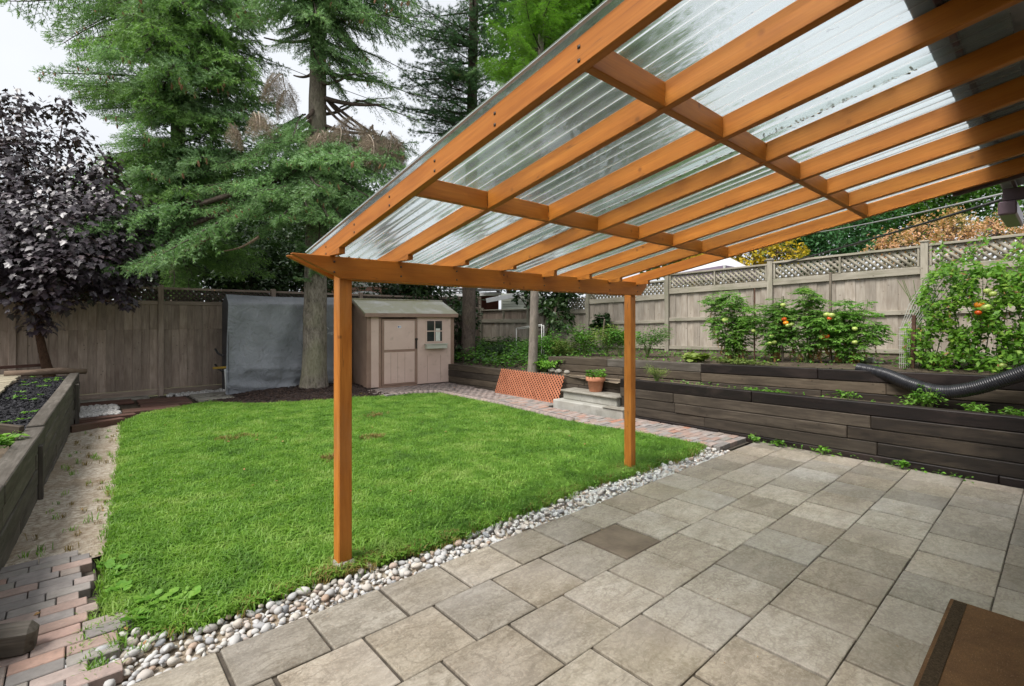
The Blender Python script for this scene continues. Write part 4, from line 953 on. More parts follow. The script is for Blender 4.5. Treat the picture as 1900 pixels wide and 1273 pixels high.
# two roof planes
for sgn in (0, 1):
    e = -.10 if sgn == 0 else SD_ + .10; rz = SE + .40; ez = SE + .045
    pr = [(e, ez), (SD_ / 2, rz)]
    V = []
    for a in (-.085, SW + .085):
        for b, z in pr: V += [shp(a, b, z), shp(a, b, z + .045)]
    Fc = [[0, 1, 3, 2], [4, 6, 7, 5], [1, 5, 7, 3], [0, 2, 6, 4], [0, 4, 5, 1], [2, 3, 7, 6]]
    obj('roof', mesh_np('roof', [v - S0 for v in V], Fc, M['shed_roof']), sh, S0)
sbox('eave_fascia', -.085, SW + .085, -.115, -.075, SE - .005, SE + .085, M['shed_trim'])
sbox('ridge_cap', -.09, SW + .09, SD_ / 2 - .06, SD_ / 2 + .06, SE + .425, SE + .455, M['shed_roof'])
for a in (-.085, SW + .06):                        # barge boards
    for s in (0, 1):
        b0, b1 = (-.1, SD_ / 2) if s == 0 else (SD_ + .1, SD_ / 2)
        beam('barge_board', sh, shp(a + .012, b0, SE + .035), shp(a + .012, b1, SE + .39), .02, .09, M['shed_trim'])

# ------------------------------------------------------------------ grey tarp shelter
ts = thing('tarp_shelter', 'grey tarp covered storage shelter against the back fence, left of the shed', 'shelter', (3.7, 11.9, 0))
T0, T1 = Vector((2.47, 11.72, 0)), Vector((5.02, 11.55, 0)); TD = (T1 - T0).normalized(); TB = Vector((-TD.y, TD.x, 0))
nu, nv = 70, 56; V = []; rgs = np.random.default_rng(4)
ph = rgs.uniform(0, 6.28, 12)
for j in range(nv + 1):
    f = j / nv
    for i in range(nu + 1):
        u = i / nu
        L = (T1 - T0).length
        # unrolled profile: skirt, front, eave, sloped roof to the ridge
        if f < .78:
            z = .02 + 1.93 * (f / .78) + (.09 * u * (1 - f / .78)) ; b = .0 + .05 * math.sin(math.pi * min(1, f / .78))
        else:
            g = (f - .78) / .22; z = 1.95 + .20 * g; b = .0 + .42 * g
        wv = .022 * math.sin(5.2 * u * L + ph[0] + 2.0 * z) + .014 * math.sin(11 * u * L + ph[1] - 3 * z) + .012 * math.sin(7 * z + 4 * u + ph[2])
        wv += .012 * math.sin(7 * (u * L + .9 * z) + ph[4] + 2 * math.sin(4 * z)) * math.sin(3.1 * z + 1.7 * u * L + ph[5]) + .009 * math.sin(13 * (u * L - .45 * z) + ph[6] + 1.5 * math.sin(3 * u * L + 5 * z)) * max(0, math.sin(2.3 * u * L + 1.9 * z + ph[7]))
        wv *= (.5 + 1.0 * (1 - f)) if f < .78 else .4
        low = max(0, 1 - z / .5); wv += .06 * low * math.sin(9 * u * L + ph[3]) * .6 + .05 * low * math.sin(21 * z + 3 * u * L)
        sag = -.03 * math.sin(u * math.pi) * max(0, f - .7) / .3
        fold = -.05 * math.exp(-((z - .42 - .12 * math.sin(3 * u + 1)) / .07) ** 2) * (u > .1)
        p = T0 + TD * (u * L - .05 * (1 - f) * (u < .02)) + TB * (b + wv + fold) + Vector((0, 0, max(.015, z + sag)))
        V.append(p - ts.location)
n = nu + 1; i = np.arange(nv)[:, None] * n; j = np.arange(nu)[None]
obj('tarp', mesh_np('tarp', V, np.stack([i + j, i + j + 1, i + n + j + 1, i + n + j], -1).reshape(-1, 4), M['tarp'], smooth=True), ts, ts.location)
def quadmesh(name, pts, m, par):
    c = sum((Vector(p) for p in pts), Vector()) / len(pts); obj(name, mesh_np(name, [Vector(p) - c for p in pts], [list(range(len(pts)))], m), par, c)
for a, nm in ((0, 'end_cover'), (1, 'end_cover')):
    p = T0 if a == 0 else T1; ac = Acc()
    gx = [p + TB * b + Vector((0, 0, z)) for b, z in ((.03, .03), (.95, .05), (.95, 1.95), (.44, 2.14), (.04, 1.93))]
    c = p + TB * .5 + Vector((0, 0, 1))
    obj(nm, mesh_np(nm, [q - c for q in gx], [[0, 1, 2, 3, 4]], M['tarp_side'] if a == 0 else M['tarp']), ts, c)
ac = Acc(); a = np.linspace(.15, math.pi - .15, 14)
lc = T0 + TD * 1.95 + TB * (-.03) + Vector((0, 0, 1.36))
P = [lc + TD * (.10 * math.cos(q)) + Vector((0, 0, .075 * math.sin(q))) for q in a]; ac.tube([p[:] for p in P], .010, 5)
ac.obj('logo_arc', M['print_white'], ts)
fc = bpy.data.curves.new('text', 'FONT'); fc.body = 'ShelterLogic'; fc.size = .105; fc.align_x = 'CENTER'; fc.extrude = .001
to = bpy.data.objects.new('tmp', fc); COL.objects.link(to); bpy.context.view_layer.update()
tm = bpy.data.meshes.new_from_object(to.evaluated_get(bpy.context.evaluated_depsgraph_get())); bpy.data.objects.remove(to); tm.materials.clear(); tm.materials.append(M['print_white'])
obj('lettering', tm, ts, lc + Vector((0, 0, -.10)), (R(90), 0, math.atan2(TD.y, TD.x)))
# things poking out at its left end
gh = thing('garden_cart', 'dark cart with two black curved handles beside the tarp shelter', 'cart', at(420, 700, 10.9))
b0 = at(424, 690, 10.7); 
for dz in (0., -.34): tube('handle', gh, [at(425, 658, 10.9) + Vector((0, 0, dz)), at(412, 660, 10.9) + Vector((0, 0, dz)), at(404, 655, 10.9) + Vector((0, 0, dz)), at(399, 647, 10.9) + Vector((0, 0, dz))], .022, M['black_metal'])
tube('frame', gh, [at(424, 720, 10.9), at(423, 640, 10.9), at(421, 585, 10.9)], .05, M['black_metal'])
sw = thing('sawhorse', 'yellow sawhorse with a white leg beside the tarp shelter', 'sawhorse', at(415, 735, 10.4))
beam('crossbar', sw, at(396, 683, 10.6), at(427, 681, 10.5), .05, .045, M['yellow']); beam('leg', sw, at(418, 685, 10.5), at(421, 732, 10.45), .04, .05, M['white_metal']); beam('leg', sw, at(424, 684, 10.7), at(424, 730, 10.9), .04, .05, M['white_metal'])

# ------------------------------------------------------------------ steps, pot, lattice panel and small yard things
st = thing('concrete_steps', 'two weathered concrete steps against the timber wall by the flower pot', 'steps', (6.8, 5.5, 0))
box('lower_step', st, (6.80, 5.51, .06), (.44, 1.54, .17), M['concrete'], bev=.012); box('tread', st, (6.66, 4.93, .152), (.2, .42, .012), M['concrete_top'], bev=.004)
box('upper_step', st, (6.94, 5.60, .215), (.34, 1.2, .138), M['concrete'], bev=.012); box('tread', st, (6.925, 5.60, .30), (.40, 1.26, .036), M['concrete_top'], bev=.014)
pot = thing('flower_pot', 'terracotta flower pot with a fresh green plant on the upper concrete step', 'flower pot', (6.99, 5.62, .318))
def lathe(name, prof, m, par, loc, seg=28):
    a = np.linspace(0, 2 * np.pi, seg, endpoint=False); V = np.array([[r * math.cos(q), r * math.sin(q), z] for r, z in prof for q in a]); n = len(prof)
    i = np.arange(n - 1)[:, None] * seg; j = np.arange(seg)[None]; j2 = (j + 1) % seg
    return obj(name, mesh_np(name, V, np.stack([i + j, i + j2, i + seg + j2, i + seg + j], -1).reshape(-1, 4), m, smooth=False), par, loc)
lathe('pot', [(0, 0), (.105, 0), (.112, .01), (.142, .19), (.166, .19), (.172, .2), (.172, .262), (.166, .268), (.15, .268), (.145, .22), (0, .22)], M['terracotta'], pot, (6.99, 5.62, .318))
rg = np.random.default_rng(12); ac = Acc(); n = 190; a = rg.uniform(0, 6.28, n); rr = .15 * np.sqrt(rg.uniform(0, 1, n)); P = np.c_[rr * np.cos(a), rr * np.sin(a), rg.uniform(.0, .12, n)]
add_leaves(ac, P, np.c_[np.cos(a) + rg.normal(0, .4, n), np.sin(a) + rg.normal(0, .4, n), rg.uniform(-.1, .6, n)], np.c_[rg.normal(0, .35, (n, 2)), np.ones(n)], rg.uniform(.045, .085, n), 'ovate')
for k in range(10): ac.tube([(0, 0, -.02), (.05 * math.cos(k), .05 * math.sin(k), .05), (.11 * math.cos(k), .11 * math.sin(k), .1)], .003, 4)
obj('foliage', ac.mesh('foliage', M['leaf_bright']), pot, (6.99, 5.62, .318 + .25))
# terracotta lattice panel leaning on the wall
lp = thing('lattice_panel', 'terracotta coloured lattice panel leaning against the timber wall', 'lattice panel', (7.0, 7.4, 0))
La, Lb = Vector((6.90, 8.33, .0)), Vector((6.86, 6.42, .0)); Ld = (Lb - La).normalized(); Lup = Vector((.20, .0, .52)).normalized(); LH = .56; LL = (Lb - La).length; Ln = Ld.cross(Lup)
ns = 0
for layer, sg in ((0, 1), (1, -1)):
    s = -LH
    while s < LL + LH:
        a0, a1 = (s, s + LH) if sg > 0 else (s + LH, s); lo, hi = 0., 1.
        for bound, keep in ((0, 1), (LL, -1)):
            f0, f1 = keep * (a0 - bound), keep * (a1 - bound)
            if f0 < 0 and f1 < 0: lo, hi = 1, 0; break
            if f0 < 0: lo = max(lo, f0 / (f0 - f1))
            if f1 < 0: hi = min(hi, f0 / (f0 - f1))
        if hi - lo > .05:
            A = La + Ld * (a0 + (a1 - a0) * lo) + Lup * (LH * lo) + Ln * .007 * layer; B = La + Ld * (a0 + (a1 - a0) * hi) + Lup * (LH * hi) + Ln * .007 * layer
            x_ = (B - A).normalized(); y_ = Ln.cross(x_); Mx = Matrix((x_, y_, Ln)).transposed()
            obj('slat', box_mesh(round((B - A).length, 2), .024, .007, M['lattice_red'], 0), lp, (A + B) / 2, Mx.to_euler()); ns += 1
        s += .078
# rocks by the lattice
rk = []
for k in range(3):
    bm = bmesh.new(); bmesh.ops.create_icosphere(bm, subdivisions=2, radius=1); rgk = random.Random(k + 40)
    for v in bm.verts: v.co *= 1 + rgk.uniform(-.12, .12); v.co.z *= .7
    me = bpy.data.meshes.new('rock'); bm.to_mesh(me); bm.free(); me.materials.append(M['concrete_top']); rk.append(me)
for k, (px, py, s, lab) in enumerate(((1024, 690, .075, 'left rounded grey rock on the wall above the lattice'), (1036, 692, .07, 'middle rounded grey rock on the wall above the lattice'), (1052, 693, .065, 'right rounded grey rock on the wall above the lattice'))):
    p = atx(px, py, 7.27); tag(obj('rock', rk[k], None, (p.x, p.y, .565), (0, 0, k), (s, s, s)), lab, 'rock', 'rocks on the wall')
tag(obj('rock', rk[1], None, at(1655, 682, 7.5), (0, 0, 1), (.09, .12, .06)), 'flat pale rock in the bed left of the net trellis', 'rock')
# concrete blocks under the tomatoes
for px, py, w, lab in ((1580, 668, .55, 'pale concrete block behind the tomato plants'), (1612, 677, .34, 'small white concrete block right of the tomatoes')):
    p = atx(px, py, 8.6); box_o = box('concrete_block', None, p, (.12, w, .1), M['stone_white'], bev=.008); tag(box_o, lab, 'block')
# white tube frame
fr = thing('tube_frame', 'white tube cold frame standing among the bed plants near the thin tree', 'plant frame', (8.6, 8.3, .7))
A, B = atx(958, 609, 9.0), atx(1005, 602, 8.5); ga, gb = A.copy(), B.copy(); ga.z = .6; gb.z = .6
for off in (0, .09):
    o_ = Vector((off, off * .2, -off * .3)); tube('rail', fr, [A + o_, B + o_], .010, M['white_metal']); tube('leg', fr, [B + o_, gb + o_], .010, M['white_metal'])
tube('leg', fr, [A, ga], .010, M['white_metal'])
# leaning stakes in the bed
for i, (p0, p1, lab) in enumerate((((1072, 640), (1084, 606), 'short pale stake leaning in the leafy bed left of the right post'), ((1116, 640), (1122, 592), 'taller pale stake in the leafy bed left of the right post'))):
    tag(beam('garden_stake', None, atx(p0[0], p0[1], 9.2), atx(p1[0], p1[1], 9.2), .03, .03, M['stake']), lab, 'stake')
# black corrugated drain pipe
pts = [(7.64, 2.03, 1.10)] ; ctrl = [Vector(atx(1592, 684, 7.56)), Vector(atx(1640, 694, 7.50)), Vector(atx(1690, 713, 7.36)), Vector(atx(1745, 727, 7.30)), Vector(atx(1800, 722, 7.28)), Vector(atx(1850, 708, 7.26)), Vector(atx(1905, 690, 7.24)), Vector(atx(1960, 668, 7.2))]
def catmull(c, n):
    out = []
    for i in range(len(c) - 1):
        p0, p1, p2, p3 = c[max(i - 1, 0)], c[i], c[i + 1], c[min(i + 2, len(c) - 1)]
        for k in range(n):
            t = k / n; out.append(.5 * ((2 * p1) + (p2 - p0) * t + (2 * p0 - 5 * p1 + 4 * p2 - p3) * t * t + (3 * p1 - p0 - 3 * p2 + p3) * t ** 3))
    return out + [c[-1]]
pp = catmull(ctrl, 40); P = np.array([p[:] for p in pp]); seglen = np.r_[0, np.cumsum(np.linalg.norm(np.diff(P, axis=0), axis=1))]
sN = np.arange(0, seglen[-1], .005); P2 = np.c_[[np.interp(sN, seglen, P[:, k]) for k in range(3)]].T
rad = .070 + .006 * np.where((sN % .02) < .011, 1, 0); 
dp = thing('drain_pipe', 'black corrugated drain pipe draped over the upper timber wall', 'pipe', tuple(P2[0]))
V, Fq = tube_arrays(P2, rad, 20); obj('pipe', mesh_np('pipe', V - P2[0], Fq, M['black_plastic'], smooth=False), dp, P2[0])
V, Fq = tube_arrays(P2, .062, 14); obj('bore', mesh_np('bore', V - P2[0], [Fq[:, ::-1], np.arange(14)[None] + 14 * 18], M['black_plastic'], smooth=True), dp, P2[0])
# cables
def cable(name, a, b, sag, r, m, lab):
    a, b = Vector(a), Vector(b); pts = [a.lerp(b, t) - Vector((0, 0, sag * 4 * t * (1 - t))) for t in np.linspace(0, 1, 24)]
    tag(tube(name, None, [p[:] for p in pts], r, m, 6), lab, 'cable')
cable('power_cable', (5.75, .34, 2.60), at(1250, 520, 24), .25, .012, M['cable'], 'dark overhead cable from the house eave passing over the lattice fence')
cable('power_cable', (5.75, .36, 2.64), at(1420, 432, 24), .2, .010, M['cable_grey'], 'pale thin overhead cable above the dark one at right')
cable('power_cable', at(300, 20, 16), at(900, 250, 16), .3, .010, M['cable'], 'thin wire against the sky behind the spruce trunk')

# ------------------------------------------------------------------ raised bed on the left
bw_ = thing('boardwalk', 'short walkway of pale boards between the grass and the black mulch', 'boardwalk', (-1, 9, .6))
rng = random.Random(14)
for k in range(28):
    y = 6.95 + .172 * k; box('board', bw_, (-1.15 + .02 * k * .3 + rng.uniform(-.02, .02), y, .585 + .0035 * k), (.74, .158, .03), M['board_pale'], (rng.uniform(-.015, .015), rng.uniform(-.015, .015), rng.uniform(-.02, .02)), .004)
lg = thing('log', 'brown weathered log lying across the far end of the mulch strip', 'log', at(100, 690, 8.4))
tube('trunk', lg, [at(8, 694, 8.0), at(60, 692, 8.2), at(110, 688, 8.5), at(160, 689, 8.8)], [.05, .055, .058, .048], M['bark_log'], 10)
lg2 = thing('plank', 'long reddish plank lying along the fence behind the log', 'plank', at(40, 682, 8.6)); beam('board', lg2, at(-30, 684, 8.4), at(82, 677, 9.0), .1, .05, M['board_red'])
# planter boards crossing the near bed, navy edging, plants
pb_ = thing('bed_divider', 'pinkish cross boards dividing the raised bed', 'board', (-.6, 6.6, .5))
beam('board', pb_, (-1.6, 6.95, .62), (-.75, 6.88, .62), .05, .14, M['sleeper_light']); beam('board', pb_, (-.76, 6.86, .6), (lwx(6.5) - .14, 6.5, .54), .05, .13, M['sleeper_light'])
for cx, cy, lab in ((-.62, 5.55, 'dark blue plastic picket edging in the near bed at left'), (-1.42, 7.9, 'dark blue plastic picket edging beside the boardwalk')):
    ed = thing('bed_edging', lab, 'edging', (cx, cy, .5))
    for k in range(7): box('picket', ed, (cx + .02 * k, cy + .055 * k, .60 + (.1 if cy > 7 else 0)), (.012, .045, .2), M['navy_plastic'], (.0, .12, .2), .004)
def leafy(name, lab, cat, loc, n, rx, ry, h, size, kind, m, seed, stems=8, up=.4, z0=.02, mats=None, dry=0., group=None, stemm='stem', r_st=.004):
    """a small plant: stems and leaves, one thing with two parts"""
    rg = np.random.default_rng(seed); t = thing(name, lab, cat, loc, group); ac = Acc(); tips = []
    for k in range(stems):
        a = rg.uniform(0, 6.28); q = rg.uniform(.25, 1); tip = np.array([rx * q * math.cos(a), ry * q * math.sin(a), h * rg.uniform(.55, 1)]); mid = tip * [.35, .35, .6]
        ac.tube([(0, 0, -.03), mid, tip], [r_st, r_st * .8, r_st * .4], 5); tips.append((mid, tip))
    obj('stems', ac.mesh('stems', M[stemm]), t, loc)
    la = Acc(); k = rg.integers(0, stems, n); tt = rg.uniform(.0, 1, n) ** .7; mids = np.array([q[0] for q in tips])[k]; tp = np.array([q[1] for q in tips])[k]
    P = mids * (1 - tt)[:, None] + tp * tt[:, None] + rg.normal(0, 1, (n, 3)) * [rx * .16, ry * .16, h * .07]; P[:, 2] = np.maximum(P[:, 2], z0)
    out = P * [1, 1, 0] + rg.normal(0, .3 * rx + .02, (n, 3)) * [1, 1, .3]
    ax = out / (np.linalg.norm(out, axis=1)[:, None] + 1e-6) + np.c_[np.zeros((n, 2)), rg.uniform(-.5, up, n)]; sz = rg.uniform(.7, 1.25, n) * size
    nd = rg.random(n) < dry
    add_leaves(la, P[~nd], ax[~nd], (np.c_[rg.normal(0, .4, (n, 2)), np.ones(n)])[~nd], sz[~nd], kind, 0)
    if nd.any(): add_leaves(la, P[nd] - [0, 0, .05], (ax * [.4, .4, 1] - [0, 0, .8])[nd], unit(rg, int(nd.sum())), sz[nd] * .8, 'lance', 1)
    obj('leaves', la.mesh('leaves', [M[m], M['leaf_dry']]), t, loc)
    return t
leafy('carrot_tops', 'bright feathery green plants in the near raised bed at left', 'plant', (-.62, 5.75, .47), 420, .22, .3, .2, .05, 'cut', 'leaf_bright', 1, 26)
leafy('herb_plant', 'small leafy seedling at the corner of the left timber wall', 'plant', (-.38, 6.1, .47), 60, .12, .12, .16, .05, 'round', 'leaf_bright', 2)
leafy('herb_plant', 'sparse green plant at the left frame edge behind the blue edging', 'plant', (-.85, 5.9, .47), 130, .2, .25, .2, .05, 'ovate', 'leaf_bright', 3, 14)
acc = Acc(); rg = np.random.default_rng(44)       # grass behind the boardwalk and sprouts on the mulch
for _ in range(900):
    y = rg.uniform(6.8, 12.4); x = rg.uniform(-4.5, -1.55 + .04 * (y - 7)); put(acc, tuft[int(rg.integers(3))], (x, y, .42 + .1 * min(1, max(0, (y - 6) / 5))), rg.uniform(.8, 1.5), int(rg.random() < .2))
acc.obj('raised_grass', [M['grass'], M['grass_dry']])['kind'] = 'stuff'
acc = Acc()
for _ in range(26):
    y = rg.uniform(6.9, 11.2); x = rg.uniform(-.75 + .05 * (y - 6.75), lwx(y) - .18); n = 7; a = rg.uniform(0, 6.28, n)
    add_leaves(acc, np.c_[x + rg.normal(0, .02, n), y + rg.normal(0, .03, n), np.full(n, .545 + .12 * (y - 6.75) / 4.5)], np.c_[np.cos(a), np.sin(a), rg.uniform(.2, .6, n)], np.c_[rg.normal(0, .2, (n, 2)), np.ones(n)], rg.uniform(.03, .055, n), 'ovate')
acc.obj('mulch_sprouts', M['leaf_bright'])['kind'] = 'stuff'

# ------------------------------------------------------------------ bed plants at right
def groundcover(name, n, xr, yr, zf, h, size, kind, mats, seed, dens=None):
    rg = np.random.default_rng(seed); ac = Acc(); P = np.c_[rg.uniform(*xr, n), rg.uniform(*yr, n)]; hump = .5 + .5 * np.sin(P[:, 0] * 5 + 1) * np.sin(P[:, 1] * 3.7 + seed)
    z = np.array([zf(x, y) for x, y in P]) + rg.uniform(0, 1, n) ** .8 * h * (.35 + .9 * hump); a = rg.uniform(0, 6.28, n); k = rg.integers(0, len(mats), n)
    for i in range(len(mats)):
        s = k == i; add_leaves(ac, np.c_[P, z][s], np.c_[np.cos(a), np.sin(a), rg.uniform(-.6, .5, n)][s], np.c_[rg.normal(0, .5, (n, 2)), np.ones(n)][s], (size * rg.uniform(.6, 1.4, n))[s], kind, i)
    o = ac.obj(name, [M[m] for m in mats]); o['kind'] = 'stuff'; return o
def sbz(x, y): return .46 + .11 * (x - 7.2)
def ubz(x, y): return .79 + .03 * (7.3 - y) + .025 * (x - 7.6)
groundcover('shade_groundcover', 7500, (7.3, 9.9), (7.4, 12.4), sbz, .36, .085, 'ovate', ['leaf_weed', 'leaf_weed', 'hedge'], 2)
groundcover('bed_groundcover', 1500, (7.7, 9.9), (-.5, 7.2), ubz, .10, .055, 'ovate', ['leaf_weed', 'leaf_weed', 'leaf_bright'], 5)
groundcover('terrace_weeds', 240, (7.0, 7.45), (.2, 4.6), lambda x, y: .575, .05, .045, 'ovate', ['leaf_bright', 'leaf_weed'], 6)
groundcover('path_weeds', 150, (6.62, 6.72), (.6, 2.8), lambda x, y: .0, .06, .035, 'ovate', ['leaf_weed', 'leaf_bright'], 7)
# leafy perennials between the thin tree and the right post: separate clumps
for i, (px, py, hgt, lab, m) in enumerate(((985, 640, .62, 'leafy green clump directly right of the thin tree trunk', 'leaf_weed'), (1020, 650, .7, 'bushy green plant under the white tube frame', 'leaf_weed'), (1050, 655, .6, 'yellowish flowering clump left of the right pergola post', 'leaf_herb'), (1085, 655, .66, 'green clump around the short pale stake', 'leaf_weed'), (1125, 655, .66, 'yellow green clump just left of the right pergola post', 'leaf_herb'), (1150, 655, .6, 'green clump behind the right pergola post', 'leaf_weed'), (1200, 662, .62, 'tall feathery clump right of the pergola post', 'leaf_weed'), (1010, 680, .3, 'low green plant spilling over the wall near the rocks', 'leaf_bright'), (925, 668, .4, 'dark leafy clump between the pine and the thin tree', 'hedge'))):
    p = atx(px, py, 8.3 if py < 675 else 7.4); zb = ubz(p.x, p.y) if p.y < 7.3 else sbz(p.x, p.y)
    leafy('perennial_plant', lab, 'plant', (p.x, p.y, zb), 1000, .34, .42, hgt, .065, 'ovate' if i % 2 else 'lance', m, 60 + i, 18, .5)
leafy('climbing_vine', 'dark leafy vine climbing the fence beside the right pergola post', 'vine', tuple(atx(1118, 640, 9.75)), 500, .15, .35, .75, .085, 'round', 'hedge', 81, 12)
leafy('climbing_vine', 'dark hanging vine on the fence right of the thin tree', 'vine', tuple(atx(1030, 612, 9.8)), 700, .2, .5, 1.0, .09, 'round', 'hedge', 82, 14)
leafy('herb_shrub', 'small airy grey green herb shrub on the lower terrace', 'shrub', (7.18, 4.5, .56), 900, .21, .24, .30, .030, 'lance', 'leaf_herb', 83, 26, .8)
for i, (px, py, lab, hh) in enumerate(((1440, 720, 'small weed on the terrace left of centre', .07), (1578, 740, 'upright weed on the terrace below the tomatoes', .15), (1712, 752, 'bushy weed under the drain pipe sag', .22), (1690, 745, 'leafy weed left of the drain pipe sag', .16), (1815, 760, 'broad leaved weed on the terrace near the right frame edge', .14), (1400, 716, 'low weed cluster on the terrace left', .06), (1885, 770, 'small weed at the right frame edge on the terrace', .12), (1725, 730, 'red stemmed weed hanging over the drain pipe', .30))):
    p = atx(px, py, 7.2); leafy('weed', lab, 'weed', (p.x, p.y, .57), 110, .10, .13, hh, .045, 'ovate', 'leaf_bright', 90 + i, 9)
for i, (x, y) in enumerate(((6.66, 2.45), (6.67, 1.95), (6.64, 1.2), (6.66, 2.75))):
    leafy('weed', ['leafy weed at the foot of the right timber wall nearest the brick path', 'broad weed at the foot of the right timber wall between the others', 'small weed at the foot of the right timber wall nearest the house', 'tiny weed where the brick path meets the right timber wall'][i], 'weed', (x, y, 0), 40, .05, .08, .09, .04, 'round', 'leaf_bright', 120 + i, 6)
# tomatoes
fr_me = {}
for nm in ('tomato_red', 'tomato_orange', 'tomato_green'):
    bm = bmesh.new(); bmesh.ops.create_uvsphere(bm, u_segments=14, v_segments=9, radius=1)
    for v in bm.verts:
        a = math.atan2(v.co.y, v.co.x); v.co.x *= 1 + .04 * math.cos(5 * a); v.co.y *= 1 + .04 * math.cos(5 * a); v.co.z *= .85
        if v.co.z > .6: v.co.z -= .12
    me = bpy.data.meshes.new(nm); bm.to_mesh(me); bm.free(); me.materials.append(M[nm])
    for p in me.polygons: p.use_smooth = True
    fr_me[nm] = me
TX = 8.35
def tomato_plant(px, top, wid, lab, seed, fruits, n=1500):
    p = atx(px, 640, TX); zb = ubz(p.x, p.y); h = atx(px, top, TX).z - zb; rg = np.random.default_rng(seed)
    t = thing('tomato_plant', lab, 'tomato plant', (p.x, p.y, zb), 'staked tomato plants'); ac = Acc(); la = Acc(); nst = 9
    base = []
    for k in range(nst):
        a = rg.uniform(0, 6.28); q = rg.uniform(.2, 1); hh = h * (rg.uniform(.6, 1.0) if k else 1.0); tip = np.array([.25 * q * math.cos(a), 1.35 * wid * q * math.sin(a), hh]) if k else np.array([0, 0, hh])
        pts = [np.array([rg.normal(0, .03), rg.normal(0, .04), 0]), tip * [.5, .5, .4], tip * [.9, .95, .75], tip]; ac.tube(pts, [.011, .009, .006, .003], 5); base.append(pts)
    for c in range(n // 3):                       # compound leaves
        b = base[int(rg.integers(nst))]; u = rg.uniform(.12, 1) ** .8 * 3; i = min(2, int(u)); f = u - i; P0 = b[i] * (1 - f) + b[i + 1] * f
        a = rg.uniform(0, 6.28); L = rg.uniform(.12, .24); d = np.array([math.cos(a), math.sin(a), rg.uniform(-.3, .35)]); d /= np.linalg.norm(d)
        dead = rg.random() < (.35 if P0[2] < h * .33 else .04)
        if dead: d = np.array([.3 * d[0], .3 * d[1], -1.]); 
        pts = [P0, P0 + d * L * .55 + [0, 0, .01], P0 + d * L - [0, 0, L * .25]]; ac.tube(pts, [.003, .0025, .0015], 3)
        s = np.array([-d[1], d[0], 0]); m = 9; tt = np.repeat([.35, .55, .75, .9], 2)
        PP = np.array([pts[0] + (pts[2] - pts[0]) * q for q in list(tt) + [1.0]]); ax = np.array([d * .5 + s * (1 if j % 2 else -1) for j in range(8)] + [d]) + rg.normal(0, .15, (9, 3)) - [0, 0, .25]
        add_leaves(la, PP, ax, np.tile([0, 0, 1.], (9, 1)) + rg.normal(0, .35, (9, 3)), rg.uniform(.055, .095, 9) * (.7 if dead else 1), 'cut', 1 if dead else 0)
    obj('stems', ac.mesh('stems', M['stem']), t, (p.x, p.y, zb)); obj('leaves', la.mesh('leaves', [M['leaf_tomato'], M['leaf_dry']]), t, (p.x, p.y, zb))
    for fx, fy, kind, s in fruits:
        q = atx(fx, fy, TX - .22); obj('tomato', fr_me[kind], t, q, (rg.uniform(-.3, .3), rg.uniform(-.3, .3), rg.uniform(0, 6)), (s, s, s))
tomato_plant(1362, 538, .42, 'leftmost staked tomato plant, leafy with a single big pale green fruit', 201, [(1346, 594, 'tomato_green', .055), (1398, 614, 'tomato_green', .035)], 1500)
tomato_plant(1440, 560, .34, 'short sparse tomato plant with yellow green fruit and dried leaves', 202, [(1432, 623, 'tomato_green', .035), (1428, 637, 'tomato_green', .035), (1437, 635, 'tomato_green', .035), (1453, 566, 'tomato_green', .04)], 700)
tomato_plant(1500, 530, .40, 'tall middle tomato plant tied to a stake with orange fruit', 203, [(1455, 592, 'tomato_red', .04), (1458, 599, 'tomato_orange', .04), (1462, 604, 'tomato_green', .038), (1469, 602, 'tomato_green', .034)], 1300)
tomato_plant(1568, 555, .46, 'right staked tomato plant with ripening red and yellow fruit', 204, [(1534, 584, 'tomato_green', .045), (1543, 585, 'tomato_green', .045), (1539, 591, 'tomato_red', .034), (1525, 625, 'tomato_orange', .04), (1534, 624, 'tomato_red', .038), (1586, 610, 'tomato_green', .036), (1586, 635, 'tomato_green', .036)], 1600)
for px, top, lab, k in ((1400, 535, 'dark metal stake by the leftmost tomato plant', 'rust'), (1452, 549, 'brown wooden stake holding orange tomatoes', 'stake'), (1541, 505, 'tall grey wooden stake at the right tomato plant', 'stake')):
    a = atx(px, 680, TX); b = atx(px, top, TX); tag(beam('garden_stake', None, (a.x, a.y, .8), b, .034 if k == 'stake' else .02, .03 if k == 'stake' else .02, M[k]), lab, 'stake', 'tomato stakes')
leafy('squash_plant', 'pale large leaved squash seedling below the leftmost tomato', 'plant', tuple(atx(1290, 672, 7.85)), 60, .2, .25, .14, .13, 'round', 'leaf_herb', 140, 8)
leafy('parsley_plant', 'low pale green plants along the wall below the tomatoes', 'plant', tuple(atx(1370, 681, 7.75)), 500, .12, .55, .14, .055, 'cut', 'leaf_herb', 141, 24)
